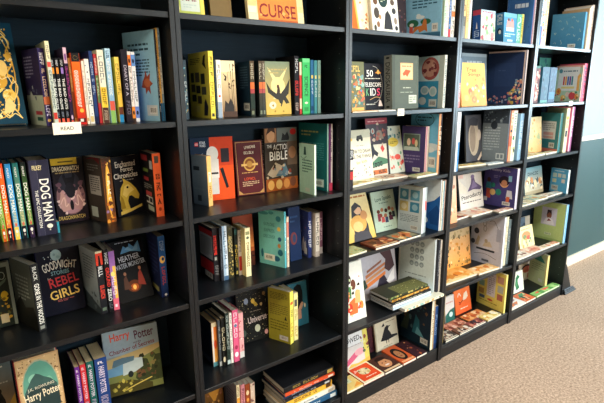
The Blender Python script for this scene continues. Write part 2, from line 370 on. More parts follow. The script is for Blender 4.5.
BOOKS = [
["F",1,1,-0.6232,.14,1.571,.0,17.6001,.03,.1561,.3349,"123c50","e9dcc0","hardback_book","dark teal hardback with gold swirling sea ornament cover, second shelf of leftmost case",[["R",0,0,1,1,"123c50"],["O",.5,.5,.43,.45,.02,"e8b84a"],["C",[.62,.1,.75,.2,.85,.12,.9,.25,.8,.35,.88,.45,.78,.5,.9,.6,.82,.7,.9,.8,.8,.86,.7,.8],.03,"e8b84a"],["C",[.5,.3,.65,.35,.72,.5,.6,.6,.7,.7,.6,.8],.05,"f3cf74"],["E",.75,.28,.12,.06,"f0c860"],["E",.62,.42,.14,.07,"dba63c"],["E",.85,.66,.06,.05,"e8b84a"],["C",[.55,.14,.68,.06,.8,.14,.92,.05],.02,"f3cf74"],["C",[.66,.22,.72,.3,.83,.24,.93,.36,.86,.44],.02,"f6d88a"],["C",[.58,.72,.7,.78,.66,.88,.76,.93,.86,.88],.022,"e8b84a"],["S",.5,.06,.92,.94,90,.008,.03,["e8b84a","f3d98c","f6e0a0","c99635"]],["C",[.56,.9,.66,.84,.76,.9,.86,.84,.9,.74],.02,"f3d98c"],["C",[.52,.46,.6,.5,.66,.44,.78,.46,.84,.4,.92,.42],.016,"f6e0a8"],["C",[.5,.08,.6,.12,.7,.07,.8,.1,.9,.06],.02,"f3d98c"],["E",.7,.55,.1,.08,"f0cc78"],["P",[.6,.1,.66,.22,.74,.26,.84,.18,.78,.12],"f3d68c"]],[],"front",0],
["S",1,1,-0.4185,.101,1.571,11.0,.0,.02,.1485,.2437,"241a4a","e9dcc0","paperback_book","navy purple back-showing paperback with cream lettered spine, second shelf of leftmost case",[["G",0,0,1,1,"3a3458","2a2450"],["R",0,0,1,.4,"b8c8b8"],["P",[.15,.34,.3,.46,.4,.4,.5,.34],"c8d0c8"],["L",.1,.62,.6,.92,7,"8a8aa8"],["R",.45,.14,.85,.19,"b04050"],["R",.5,.06,.85,.11,"2c5a50"],["S",.1,.36,.7,.6,7,.02,.05,["a8b0b8","606880"]]],[["R",0,0,1,1,"2a1c52"],["W",11,.5,.56,.5,.36,"e8c8b0",-90],["R",0,.28,1,.38,"c86a40"],["V",.12,.27,1,"d8d0f0"],["E",.5,.07,.3,.02,"d8a860"],["V",.78,.94,1,"e8e4f0"]],"",0],
["S",1,1,-0.3974,.085,1.571,.0,.0,.0121,.182,.2642,"dfe0c0","e9dcc0","paperback_book","tall pale sage spine beside the navy purple one, second shelf of leftmost case",[["R",0,0,1,1,"b8c0a0"]],[["R",0,0,1,1,"c4cdbd"],["R",0,.78,1,1,"efe6b8"],["R",0,.7,1,.76,"d84a40"],["R",0,.08,1,.16,"d03c34"],["V",.2,.66,1,"3a4a60"],["V",.78,.95,1,"5a5070"]],"",0],
["S",1,1,-0.3843,.105,1.571,.0,.0,.0103,.145,.2145,"15151a","e9dcc0","paperback_book","first of three thin black spines with white heavy lettering, second shelf of leftmost case",[],[["R",0,0,1,1,"141418"],["R",.15,.77,.85,.86,"e08a2a"],["T","THE BAD GUYS",.5,.47,.78,.46,"f2f0ea",-90],["V",.12,.2,1,"9098a8"],["R",.1,.03,.9,.1,"e8604a"],["V",.88,.97,1,"d8d8d8"]],"",0],
["S",1,1,-0.3719,.105,1.571,.0,.0,.0113,.145,.2148,"15151a","e9dcc0","paperback_book","middle of three thin black spines with white heavy lettering, second shelf of leftmost case",[],[["R",0,0,1,1,"141418"],["R",.15,.77,.85,.86,"e88a30"],["T","THE BAD GUYS",.5,.47,.78,.46,"f2f0ea",-90],["V",.12,.2,1,"9098a8"],["R",.1,.03,.9,.1,"e8604a"],["V",.88,.97,1,"d8d8d8"]],"",0],
["S",1,1,-0.3581,.105,1.571,.0,.0,.012,.145,.2153,"15151a","e9dcc0","paperback_book","last of three thin black spines with white heavy lettering, second shelf of leftmost case",[],[["R",0,0,1,1,"141418"],["R",.15,.77,.85,.86,"9a7ac8"],["T","THE BAD GUYS",.5,.47,.78,.46,"f2f0ea",-90],["V",.12,.2,1,"9098a8"],["R",.1,.03,.9,.1,"e8604a"],["V",.88,.97,1,"d8d8d8"]],"",0],
["S",1,1,-0.3452,.1,1.571,.0,.0,.0115,.15,.248,"2a1c38","e9dcc0","paperback_book","dark purple spine with pale pink top and magenta lettering, second shelf of leftmost case",[],[["R",0,0,1,1,"2a1c38"],["R",0,.8,1,1,"d8b4c4"],["R",.2,.84,.8,.92,"7a4a8a"],["V",.3,.76,2,"c84a90"],["E",.5,.1,.3,.03,"e0c0d8"],["R",.1,.02,.9,.06,"d85a4a"]],"",0],
["S",1,1,-0.3327,.1,1.571,.0,.0,.0078,.15,.2157,"b8793c","e9dcc0","paperback_book","thin tan spine squeezed beside the wide orange book, second shelf of leftmost case",[],[["R",0,0,1,1,"c08a4c"],["R",0,.1,1,.5,"8a4a2c"],["V",.55,.9,1,"f0dcb0"]],"",0],
["S",1,1,-0.325,.09,1.571,.0,.0,.0264,.16,.2313,"f0521e","e9dcc0","paperback_book","wide bright orange spine with black round badge at top, second shelf of leftmost case",[],[["G",0,0,1,1,"c8201c","f8701e"],["R",0,.88,1,1,"17171a"],["O",.5,.935,.28,.028,.012,"e8c060"],["W",13,.42,.5,.5,.52,"f8efe0",-90],["R",0,.03,1,.09,"5a1416"],["R",.3,.04,.7,.08,"e8e0d0"],["E",.6,.2,.25,.03,"e8b040"]],"",0],
["S",1,1,-0.2941,.1,1.571,.0,.0,.0088,.15,.2072,"ece4cc","e9dcc0","paperback_book","narrow cream spine right of the wide orange book, second shelf of leftmost case",[],[["R",0,0,1,1,"ece4cc"],["V",.3,.85,1,"6a7890"],["R",.1,.05,.9,.1,"c0a060"]],"",0],
["S",1,1,-0.2841,.1,1.571,.0,.0,.0146,.15,.214,"e8e6e0","e9dcc0","paperback_book","white spine with blue grey splashes next to navy one, second shelf of leftmost case",[],[["R",0,0,1,1,"e6e4dc"],["S",0,.15,1,.9,14,.12,.3,["3a5a78","7a98a8","20303c","c8d0d0"]],["V",.3,.7,1,"303840"],["R",.1,.03,.9,.12,"d0b878"]],"",0],
["S",1,1,-0.2675,.1,1.571,.0,.0,.0122,.155,.2401,"1c2c58","e9dcc0","paperback_book","slim navy blue spine before the red topped spine, second shelf of leftmost case",[],[["R",0,0,1,1,"22386a"],["V",.35,.85,1,"c0cce0"],["R",0,0,1,.1,"182040"]],"",0],
["S",1,1,-0.2533,.1,1.571,.0,.0,.0104,.15,.2309,"b02c30","e9dcc0","paperback_book","slim spine half red half green with red foot, second shelf of leftmost case",[],[["R",0,0,1,1,"b83034"],["R",0,.3,1,.7,"5a7a48"],["V",.72,.94,1,"f0e0d0"],["V",.35,.66,1,"d8e0c0"]],"",0],
["S",1,1,-0.2422,.095,1.571,.0,.0,.0209,.16,.2441,"efe6c4","e9dcc0","paperback_book","cream and yellow spine with brown foot, second shelf of leftmost case",[],[["R",0,0,1,1,"e8e2cc"],["R",0,.22,1,.5,"f2c83c"],["R",0,0,1,.22,"4a2c24"],["V",.54,.92,1,"6a7078"],["V",.25,.48,1,"7a5a20"],["V",.04,.18,1,"c0a890"]],"",0],
["S",1,1,-0.2147,.1,1.571,.0,.0,.0177,.155,.2503,"9cc8e0","e9dcc0","paperback_book","pale sky blue spine with green foot and white title, second shelf of leftmost case",[],[["G",0,0,1,1,"6a9ac0","b8dcf0"],["R",0,0,1,.17,"8ab860"],["R",0,.17,1,.3,"d85a48"],["W",14,.45,.62,.6,.5,"f8f8f0",-90],["V",.86,.97,1,"305078"]],"",0],
["S",1,1,-0.1832,.11,1.571,.0,.0,.0157,.145,.2241,"f4cc48","e9dcc0","paperback_book","bright yellow spine with blue fish at foot, second shelf of leftmost case",[],[["G",0,0,1,1,"e8b83c","f8dc68"],["R",0,0,1,.12,"2a8ac0"],["R",0,.12,1,.24,"6a3a28"],["V",.35,.9,1,"7a5a20"]],"",0],
["S",1,1,-0.1624,.1,1.571,.0,.0,.0229,.155,.2492,"1a1320","e9dcc0","paperback_book","thick black spine with handwritten style grey title, second shelf of leftmost case",[],[["R",0,0,1,1,"1c1622"],["T","DIARY OF A",.5,.58,.45,.42,"b8b0c0",-90],["V",.1,.3,1,"706878"]],"",0],
["S",1,1,-0.1397,.105,1.571,.0,.0,.0128,.15,.2438,"ef7a2c","e9dcc0","paperback_book","orange and white spine first of a striped pair, second shelf of leftmost case",[],[["R",0,0,1,1,"f0e8e0"],["R",0,.8,1,.95,"f08030"],["R",0,.05,1,.22,"f0902c"],["V",.28,.78,1,"50403c"],["R",0,0,1,.05,"3a2a20"],["E",.5,.13,.3,.03,"2a2020"],["E",.5,.87,.3,.03,"40201a"]],"",0],
["S",1,1,-0.1273,.105,1.571,.0,.0,.0147,.15,.2427,"6a90d0","e9dcc0","paperback_book","blue and white spine second of a striped pair, second shelf of leftmost case",[],[["R",0,0,1,1,"eef0f2"],["R",0,.8,1,.96,"6a98d8"],["R",0,.05,1,.22,"6a88d0"],["V",.28,.78,1,"404858"],["E",.5,.13,.3,.03,"202838"],["E",.5,.87,.3,.03,"203050"]],"",0],
["S",1,1,-0.0555,.055,1.571,17.5,.0,.008,.188,.3175,"2a2c34","e9dcc0","paperback_book","tall light blue book with orange starburst on its back, second shelf of leftmost case",[["R",0,0,1,1,"94c8e4"],["L",.15,.72,.8,.88,3,"24485c"],["L",.15,.5,.8,.7,6,"2a5064"],["P",[.55,.45,.62,.5,.66,.57,.7,.5,.8,.54,.77,.46,.86,.42,.77,.39,.78,.3,.7,.35,.63,.3,.62,.37,.5,.38],"a04a30"],["E",.69,.43,.1,.05,"c06a40"],["R",.62,.06,.95,.18,"cfd8d8"],["B",.7,.08,.92,.16]],[["R",0,0,1,1,"26282e"],["V",.1,.6,1,"c0c8d0"]],"",0],
["S",1,1,-0.0491,.06,1.571,.0,.0,.0082,.205,.3221,"e8b050","e9dcc0","paperback_book","thin gold yellow spine right of the tall blue book, second shelf of leftmost case",[],[["R",0,0,1,1,"ecb454"],["V",.3,.9,1,"403020"],["R",0,0,1,.2,"2a6a98"]],"",0],
["S",1,1,-0.0411,.065,1.571,.0,.0,.0094,.2,.3234,"7a98b0","e9dcc0","paperback_book","thin blue white spine last before the side panel, second shelf of leftmost case",[],[["R",0,0,1,1,"90b0c8"],["R",0,.3,1,.7,"d8dcd8"],["R",0,0,1,.2,"3878a8"],["V",.35,.95,1,"304858"]],"",0],
["S",1,2,-0.5897,.12,1.202,.0,.0,.0147,.15,.2573,"98c050","e9dcc0","hardback_book","green spine with orange foot partly cut off at left, third shelf of leftmost case",[],[["G",0,0,1,1,"5a9038","98c050"],["R",0,0,1,.17,"d0601c"],["E",.5,.11,.3,.025,"efe8da"],["R",.4,.04,.6,.07,"d8d0c0"],["T","DOG MAN",.5,.55,.8,.36,"f6f2e6",-90],["V",.2,.36,1,"e8d8a0"],["E",.5,.2,.25,.025,"d86a50"],["T","PILKEY",.45,.88,.4,.13,"f4f0e8",-90]],"",0],
["S",1,2,-0.5742,.12,1.202,.0,.0,.0157,.15,.2557,"f0481c","e9dcc0","hardback_book","red orange spine with black foot and white lettering, third shelf of leftmost case",[],[["G",0,0,1,1,"f0a030","f0481c"],["R",0,0,1,.17,"17171c"],["E",.5,.11,.3,.025,"efe8da"],["R",.4,.04,.6,.07,"d8d0c0"],["T","DOG MAN",.5,.55,.8,.36,"f6f2e6",-90],["V",.2,.36,1,"e8d8a0"],["E",.5,.2,.25,.025,"d86a50"],["T","PILKEY",.45,.88,.4,.13,"f4f0e8",-90]],"",0],
["S",1,2,-0.5546,.12,1.202,.0,.0,.0177,.15,.2536,"2f8cc8","e9dcc0","hardback_book","sky blue spine with yellow foot and white lettering, third shelf of leftmost case",[],[["G",0,0,1,1,"8ab8c0","2f8cc8"],["R",0,0,1,.17,"f0cc50"],["E",.5,.11,.3,.025,"efe8da"],["R",.4,.04,.6,.07,"d8d0c0"],["T","DOG MAN",.5,.55,.8,.36,"f6f2e6",-90],["V",.2,.36,1,"e8d8a0"],["E",.5,.2,.25,.025,"d86a50"],["T","PILKEY",.45,.88,.4,.13,"f4f0e8",-90]],"",0],
["S",1,2,-0.5331,.12,1.202,.0,.0,.0174,.15,.2548,"1f6a66","e9dcc0","hardback_book","teal green spine with black foot and white lettering, third shelf of leftmost case",[],[["G",0,0,1,1,"98b080","1f6a66"],["R",0,0,1,.17,"1a1820"],["E",.5,.11,.3,.025,"efe8da"],["R",.4,.04,.6,.07,"d8d0c0"],["T","DOG MAN",.5,.55,.8,.36,"f6f2e6",-90],["V",.2,.36,1,"e8d8a0"],["E",.5,.2,.25,.025,"d86a50"],["T","PILKEY",.45,.88,.4,.13,"f4f0e8",-90]],"",0],
["S",1,2,-0.5117,.12,1.202,.0,.0,.0177,.15,.2559,"15181c","e9dcc0","hardback_book","black to green spine with dark purple foot, third shelf of leftmost case",[],[["G",0,0,1,1,"6aa050","15181c"],["R",0,0,1,.17,"32203e"],["E",.5,.11,.3,.025,"efe8da"],["R",.4,.04,.6,.07,"d8d0c0"],["T","DOG MAN",.5,.55,.8,.36,"f6f2e6",-90],["V",.2,.36,1,"e8d8a0"],["E",.5,.2,.25,.025,"d86a50"],["T","PILKEY",.45,.88,.4,.13,"f4f0e8",-90]],"",0],
["S",1,2,-0.4891,.115,1.202,.0,.0,.0619,.155,.2588,"2b2a3c","e9dcc0","boxed_set","wide slate boxed set with large rotated white title, third shelf of leftmost case",[],[["R",0,0,1,1,"2b2a3c"],["R",0,0,.38,1,"353448"],["R",.375,0,.385,1,"6a6878"],["T","THE EPIC COLLECTION",.22,.36,.16,.5,"f0ece0",-90],["T","DOG MAN",.68,.47,.5,.56,"f4f0e4",-90],["T","PILKEY",.4,.9,.5,.06,"ead8a0",0],["E",.68,.12,.16,.03,"f0ead8"],["R",.64,.06,.7,.08,"d8d0c0"]],"",0],
["S",1,2,-0.4264,.12,1.202,.0,.0,.0073,.14,.039,"2a8a98","e9dcc0","paperback_book","thin teal booklet low beside the slate boxed set, third shelf of leftmost case",[],[["R",0,0,1,1,"3a98a8"]],"",0],
["F",1,2,-0.4058,.2322,1.202,.0,3.0,.03,.1074,.2403,"241d2a","e9dcc0","paperback_book","dark monster cover with yellow banner and pale pink swirls, third shelf of leftmost case",[["G",0,0,1,1,"241a24","16141c"],["R",.0,.9,.82,1,"c8a428"],["T","DRAGONWATCH",.44,.84,.84,.07,"f0dcb0",0],["R",.22,.935,.7,.955,"4a3c10"],["E",.5,.4,.46,.28,"8a6468"],["E",.5,.3,.4,.16,"b0848c"],["E",.5,.62,.34,.17,"2c2c38"],["P",[.3,.72,.36,.8,.4,.7,.6,.7,.64,.8,.7,.72,.6,.54,.4,.54],"14141c"],["S",.08,.14,.92,.6,26,.04,.09,["d8b0b0","6a4a58","c89898","4a3440","e8c8c0"]],["E",.5,.5,.16,.12,"1d1c26"],["P",[.1,.3,.2,.5,.32,.42,.36,.3,.46,.28,.44,.2,.2,.18],"c89a90"],["P",[.88,.32,.78,.54,.68,.44,.64,.3,.55,.28,.58,.2,.8,.18],"b88a8a"],["C",[.14,.3,.28,.4,.3,.26,.4,.3],.03,"e8c0b0"],["C",[.86,.3,.72,.42,.7,.26,.6,.3],.03,"e8c4b8"],["E",.5,.27,.06,.08,"18141c"],["T","DRAGONWATCH",.45,.08,.85,.06,"d0b060",0],["L",.1,.76,.85,.8,1,"a89060"]],[["R",0,0,1,1,"2c2638"],["V",.3,.9,1,"a098b0"]],"front",0],
["S",1,2,-0.2571,.135,1.202,15.5,.0,.037,.13,.2433,"8a5420","e9dcc0","paperback_book","fantasy paperback with amber flame figure on spine, third shelf of leftmost case",[["G",0,0,1,1,"3c3430","4c4642"],["R",.25,.42,.85,.72,"a8a6a2"],["R",.2,.06,.55,.22,"b8c0b8"],["L",.3,.46,.8,.7,7,"4a4a4a"],["L",.2,.78,.8,.9,3,"8a8a84"],["P",[.1,.95,.5,1,.9,.9,.9,1],"782a30"]],[["G",0,0,1,1,"7a4418","3a2414"],["P",[.2,.3,.3,.7,.5,.95,.75,.8,.6,.5,.8,.3,.5,.1],"f0b040"],["P",[.35,.4,.45,.75,.6,.8,.55,.5],"ffd878"],["W",7,.55,.5,.3,.3,"f4ecd8",-90],["S",0,.02,1,.3,14,.1,.25,["c86a20","e89a38","5a3018","8a6a98"]],["S",0,.7,1,1,8,.1,.2,["e8b050","5a2818"]]],"",0],
["F",1,2,-0.2014,.1931,1.202,21.4781,3.0,.025,.1285,.2317,"17171d","e9dcc0","paperback_book","black cover with golden dragon head and curly white title, third shelf of leftmost case",[["R",0,0,1,1,"17171d"],["T","Enchanted",.46,.87,.72,.1,"ece4d4",0],["T","Forest",.5,.78,.45,.08,"ece4d4",0],["T","Chronicles",.44,.68,.86,.09,"e8e0d0",0],["L",.2,.58,.7,.61,1,"9a968c"],["P",[.16,.08,.12,.3,.2,.48,.32,.56,.3,.64,.42,.59,.56,.54,.74,.43,.85,.31,.8,.24,.68,.26,.56,.32,.46,.32,.4,.24,.46,.08],"c8a840"],["P",[.24,.36,.34,.5,.48,.52,.68,.41,.5,.37,.36,.3],"e0c468"],["E",.44,.47,.04,.02,"201808"],["P",[.12,.12,.16,.36,.24,.3,.3,.12],"987820"],["P",[.1,.02,.5,.05,.9,.1,.9,.14,.5,.1,.1,.08],"d8b858"]],[],"front",0],
["S",1,2,-0.0799,.11,1.202,.0,.0,.031,.15,.247,"f06a3c","e9dcc0","paperback_book","bright coral orange spine with black lettering, third shelf of leftmost case",[["R",0,0,1,1,"1c1c22"],["R",.1,.86,.6,.95,"b84048"],["R",.2,.68,.6,.73,"7a9a48"],["R",.2,.54,.6,.6,"a03840"],["R",.3,.3,.75,.37,"b84a50"],["R",.3,.17,.8,.29,"d0d0cc"],["R",.4,.06,.85,.14,"b8c4b8"],["L",.2,.4,.8,.5,3,"8a8a8a"],["R",.75,.75,.95,.88,"b8c0c8"],["R",.3,.2,.5,.27,"1c1c22"],["R",.56,.2,.76,.27,"1c1c22"]],[["R",0,0,1,1,"f06a3c"],["R",.2,.85,.75,.96,"5a5048"],["W",8,.5,.5,.5,.36,"2a1a18",-90],["P",[.25,.2,.5,.3,.75,.2,.6,.2,.5,.25,.4,.2],"2a1a18"],["E",.5,.12,.2,.03,"a03820"]],"",0],
["F",1,3,-0.6779,.2196,.862,.0,5.0,.035,.0987,.2325,"26302a","e9dcc0","paperback_book","dark cover with yellow crest and pale border at left edge, fourth shelf of leftmost case",[["R",0,0,1,1,"28302a"],["R",.9,0,1,1,"8a968c"],["R",0,.93,1,1,"8a968c"],["O",.72,.8,.1,.06,.02,"a8b0a0"],["E",.72,.48,.12,.08,"e8c030"],["S",.5,.1,.88,.5,24,.02,.06,["8a6a20","c89a30","3a2c18","5a5a30"]],["R",.5,.06,.75,.2,"c8b890"],["P",[.5,.6,.8,.7,.86,.76,.5,.66],"5a6a58"]],[],"front",0],
["S",1,3,-0.5278,.1059,.862,19.0,.0,.027,.145,.2483,"1a1b1c","e9dcc0","paperback_book","black spine with bold white rotated title, fourth shelf of leftmost case",[["G",0,0,1,1,"2c302e","66706a"],["R",.1,.1,.5,.26,"c0c4bc"],["B",.14,.12,.46,.24],["L",.2,.4,.8,.8,7,"9aa49c"],["P",[.0,.3,.3,.45,.5,.3,.9,.36,1,.2,1,0,0,0],"1a1c1a"]],[["R",0,0,1,1,"1c1c1c"],["T","GONE IN THE WOODS",.5,.41,.65,.6,"f0ece0",-90],["T","BLACK",.5,.86,.5,.2,"d8d4c8",-90],["R",.2,.03,.8,.08,"8a8a80"]],"",0],
["F",1,3,-0.4963,.2049,.862,1.0698,8.7936,.028,.1442,.2478,"1c1f3c","e9dcc0","hardback_book","navy cover with moon and hand-drawn white red yellow title, fourth shelf of leftmost case",[["R",0,0,1,1,"0a0c1e"],["E",.46,.9,.13,.085,"9ab4b4"],["E",.42,.91,.03,.02,"7a9496"],["E",.5,.87,.04,.02,"84a0a0"],["T","GOOD",.28,.74,.36,.13,"e4dccc",12],["T","NIGHT",.69,.74,.46,.12,"e4dccc",-12],["T","STORIES",.5,.63,.44,.06,"7fa8b0",0],["T","for",.22,.56,.08,.04,"c0b8a8",0],["T","REBEL",.56,.5,.72,.14,"cf3a3e",6],["T","GIRLS",.54,.31,.72,.14,"f0c868",6],["L",.34,.18,.74,.22,2,"a85a58"],["S",.1,.6,.95,.97,26,.006,.014,["d8d8d0","8aa4b0"]]],[["R",0,0,1,1,"171a32"]],"front",0],
["S",1,3,-0.3189,.1113,.862,11.0,.0,.027,.14,.248,"1a1a1e","e9dcc0","paperback_book","black spine with red picture block and grey back cover, fourth shelf of leftmost case",[["G",0,0,1,1,"6a7a86","b8c8d4"],["L",.2,.5,.8,.9,9,"6a7a84"],["P",[.0,.3,1,.1,1,0,0,0],"3a464e"],["S",.1,.05,.9,.3,10,.02,.06,["5a6870","2c363e"]]],[["R",0,0,1,1,"1a1a1e"],["R",0,.78,1,.98,"d8402c"],["P",[.3,.78,.4,.93,.6,.93,.7,.78],"201010"],["R",0,.97,1,1,"d8c8a0"],["V",.6,.76,1,"d8d8d8"],["W",6,.5,.35,.6,.22,"e04434",-90],["R",.2,.05,.8,.1,"5a6a5a"]],"",0],
["S",1,3,-0.2912,.1119,.862,.0,.0,.0187,.14,.2519,"17171a","e9dcc0","paperback_book","black spine with heavy red and white rotated title, fourth shelf of leftmost case",[],[["R",0,0,1,1,"17171a"],["T","GROUND",.5,.56,.75,.3,"e03c34",-90],["T","ZERO",.5,.28,.75,.2,"ecece8",-90],["V",.76,.94,1,"d8d8d8"],["V",.05,.15,1,"70707a"]],"",0],
["S",1,3,-0.2727,.1192,.862,.0,.0,.0226,.135,.2368,"c868a0","e9dcc0","paperback_book","pink to yellow spine with purple top, fourth shelf of leftmost case",[],[["R",0,0,.5,1,"a870b0"],["R",.5,0,1,1,"f0c050"],["R",0,.75,1,1,"9a6ab0"],["R",0,0,1,.2,"e86a80"],["E",.45,.62,.35,.04,"f4dc80"],["V",.25,.58,1,"f4e4f0"],["R",.3,.05,.7,.1,"f8e0e8"]],"",0],
["F",1,3,-0.2426,.139,.862,3.6866,21.9966,.022,.1373,.2448,"1b1d26","e9dcc0","paperback_book","black night cover with blue mist and small campfire, fourth shelf of leftmost case",[["G",0,0,1,1,"0b0908","090c12"],["P",[.3,.78,.42,.9,.55,.84,.6,.93,.72,.86,.88,.95,.9,.76,.6,.8],"5f9ac8"],["P",[.44,.84,.55,.88,.66,.82,.84,.9,.82,.8,.6,.8],"80b4d8"],["L",.2,.95,.75,.975,1,"a8b4bc"],["T","HEATHER",.52,.7,.62,.09,"ccd4dc",4],["T","WATER MONSTER",.5,.59,.92,.08,"b8c2cc",5],["E",.5,.23,.2,.1,"5a2c14"],["E",.5,.21,.12,.06,"a8501c"],["E",.5,.21,.05,.04,"ffc060"],["P",[.2,.2,.24,.38,.32,.42,.36,.3,.42,.2],"503428"],["P",[.62,.24,.68,.42,.76,.48,.82,.3,.84,.2],"8a3428"],["E",.3,.45,.04,.03,"9a6a50"],["E",.75,.5,.04,.03,"a87050"]],[],"front",0],
["S",1,3,-0.084,.1169,.862,.0,.0,.028,.14,.2596,"1d3f80","e9dcc0","paperback_book","blue spine with gold circle and red lettering, fourth shelf of leftmost case",[["R",0,0,1,1,"1a2448"],["R",.2,.06,.8,.14,"a8a468"],["L",.2,.3,.8,.85,8,"3a4a78"]],[["G",0,0,1,1,"16204c","2a62a8"],["E",.45,.62,.4,.06,"e8b860"],["E",.55,.63,.2,.03,"203868"],["W",7,.5,.32,.5,.36,"c84848",-90],["E",.6,.04,.2,.02,"e8e8e8"],["V",.75,.92,1,"98b0d8"]],"",0],
["F",1,4,-0.7356,.2116,.456,.0,6.0,.03,.1107,.2786,"b0b088","e9dcc0","paperback_book","yellow and grey green cover with dark figure at left edge, fifth shelf of leftmost case",[["G",0,0,1,1,"c08a34","7a9090"],["T","T",.62,.84,.3,.14,"f4f0dc",0],["L",.4,.66,.85,.7,1,"e0dcc4"],["P",[.4,.1,.46,.4,.52,.52,.62,.54,.7,.44,.76,.1],"2c2a24"],["E",.57,.57,.07,.04,"2c2a24"],["P",[.7,.3,1,.5,1,.2,.8,.1],"d8a848"]],[],"front",0],
["F",1,4,-0.6206,.0822,.456,.0,5.0,.038,.1399,.3177,"8a2c30","e9dcc0","hardback_book","ornate tan framed cover with green oval landscape and red spine, fifth shelf of leftmost case",[["R",0,0,1,1,"b89468"],["R",.03,.02,.97,.98,"caa878"],["S",.03,.78,.97,.98,60,.01,.03,["7a5a3a","e0c498","8a6a44"]],["S",.02,.1,.12,.78,26,.01,.025,["7a5a3a","e0c498"]],["S",.88,.1,.98,.78,26,.01,.025,["7a5a3a","e0c498"]],["E",.5,.62,.42,.34,"a8a88c"],["E",.5,.62,.4,.32,"5f9a86"],["E",.36,.74,.12,.06,"8cc0a8"],["E",.7,.64,.1,.09,"7ab498"],["P",[.12,.6,.3,.74,.42,.8,.5,.78,.6,.74,.74,.7,.88,.62,.9,.44,.1,.44],"3c5854"],["P",[.12,.58,.3,.62,.5,.66,.7,.62,.9,.58,.9,.36,.1,.36],"2c3c3c"],["T","J.K. ROWLING",.5,.63,.62,.045,"d0c8b0",4],["T","Harry Potter",.52,.535,.84,.12,"efe0c0",6],["E",.5,.14,.36,.12,"5a8a60"]],[["G",0,0,1,1,"6a1c20","a83438"],["V",.2,.8,1,"e8c890"]],"front",0],
["S",1,4,-0.4348,.115,.456,.0,.0,.0163,.14,.2249,"6a2f86","e8d2a4","paperback_book","purple spine with lighter lettering, first of four matching, fifth shelf of leftmost case",[["R",0,0,1,1,"2c2038"]],[["R",0,0,1,1,"6a2f86"],["T","R",.5,.92,.5,.05,"d8d0d8",0],["T","HARRY POTTER",.5,.6,.5,.5,"dccfe0",-90],["V",.1,.3,1,"b8a8c0"]],"",0],
["S",1,4,-0.4164,.115,.456,.0,.0,.0196,.14,.2276,"c8343c","e8d2a4","paperback_book","red spine with pale lettering, second of four matching, fifth shelf of leftmost case",[["R",0,0,1,1,"2c2038"]],[["R",0,0,1,1,"c8343c"],["T","R",.5,.92,.5,.05,"d8d0d8",0],["T","HARRY POTTER",.5,.6,.5,.5,"dccfe0",-90],["V",.1,.3,1,"b8a8c0"]],"",0],
["S",1,4,-0.3941,.115,.456,.0,.0,.0248,.14,.2306,"1f5a54","e8d2a4","paperback_book","dark green spine with pale lettering, third of four matching, fifth shelf of leftmost case",[["R",0,0,1,1,"2c2038"]],[["R",0,0,1,1,"1f5a54"],["T","R",.5,.92,.5,.05,"d8d0d8",0],["T","HARRY POTTER",.5,.6,.5,.5,"dccfe0",-90],["V",.1,.3,1,"b8a8c0"]],"",0],
["S",1,4,-0.3651,.115,.456,.0,.0,.0443,.14,.2307,"24427e","e8d2a4","paperback_book","wide dark blue spine, last of four matching, fifth shelf of leftmost case",[["R",0,0,1,1,"2c2038"]],[["R",0,0,1,1,"24427e"],["T","R",.5,.92,.5,.05,"d8d0d8",0],["T","HARRY POTTER",.5,.6,.5,.5,"dccfe0",-90],["V",.1,.3,1,"b8a8c0"]],"",0],
["F",1,4,-0.3173,.1771,.456,-10.0735,14.8949,.03,.2191,.2648,"a8b4b8","e9dcc0","hardback_book","large pale cover with red title and blue car scene, fifth shelf of leftmost case",[["G",0,0,1,1,"7a7048","a4b4bc"],["R",0,.6,1,1,"9fb2bc"],["P",[0,.56,1,.68,1,.58,.6,.5,0,.42],"c8b078"],["T","Harry",.3,.88,.36,.16,"e8502c",4],["T","Potter",.74,.88,.36,.14,"5a2038",4],["T","and the",.6,.76,.14,.03,"6a3030",4],["T","Chamber of Secrets",.5,.69,.84,.07,"8a3c3c",6],["P",[0,.4,.3,.5,.6,.48,1,.6,1,0,0,0],"7a8048"],["P",[.5,.2,.6,.5,.75,.46,.8,.3,.9,.5,1,.5,1,.1,.6,.1],"3c4428"],["S",.5,.1,.98,.55,34,.015,.05,["4a5430","2c3020","8a7a4a","6a4a30"]],["P",[.02,.3,.02,.42,.3,.46,.3,.3],"6c9ab8"],["P",[.28,.28,.3,.46,.5,.52,.66,.5,.66,.36,.5,.3],"b8c8c8"],["P",[.1,.44,.14,.54,.3,.56,.52,.55,.5,.48],"5a7888"],["E",.42,.28,.05,.05,"202828"],["P",[0,.2,.4,.2,.8,.08,.8,0,0,0],"4a4420"],["C",[.3,.05,.5,.1,.8,.16],.02,"d8c060"],["S",.05,.02,.5,.22,12,.02,.04,["8a8030","c0b050"]]],[],"front",0],
["F",2,0,.0305,.03,1.942,.0,6.0,.02,.1008,.2533,"a8b860","e9dcc0","paperback_book","worn yellow green storybook with torn edges, cropped by photo top, top shelf of second case",[["R",0,0,1,1,"b0b858"],["R",.1,.04,.82,.4,"c4ccc0"],["R",.14,.3,.8,.8,"d8ddd8"],["W",8,.46,.22,.6,.09,"8a4a50",0],["L",.2,.08,.7,.14,2,"a8b8b0"],["P",[0,.0,.06,.06,.03,.14,0,.2],"e8d890"],["R",.86,0,1,1,"e8d060"]],[],"front",0],
["F",2,0,.199,.12,1.942,.0,6.0,.02,.0934,.28,"7a6238","e9dcc0","paperback_book","plain brown book standing behind the yellow green one, top shelf of second case",[["R",0,0,1,1,"7a6238"]],[],"front",0],
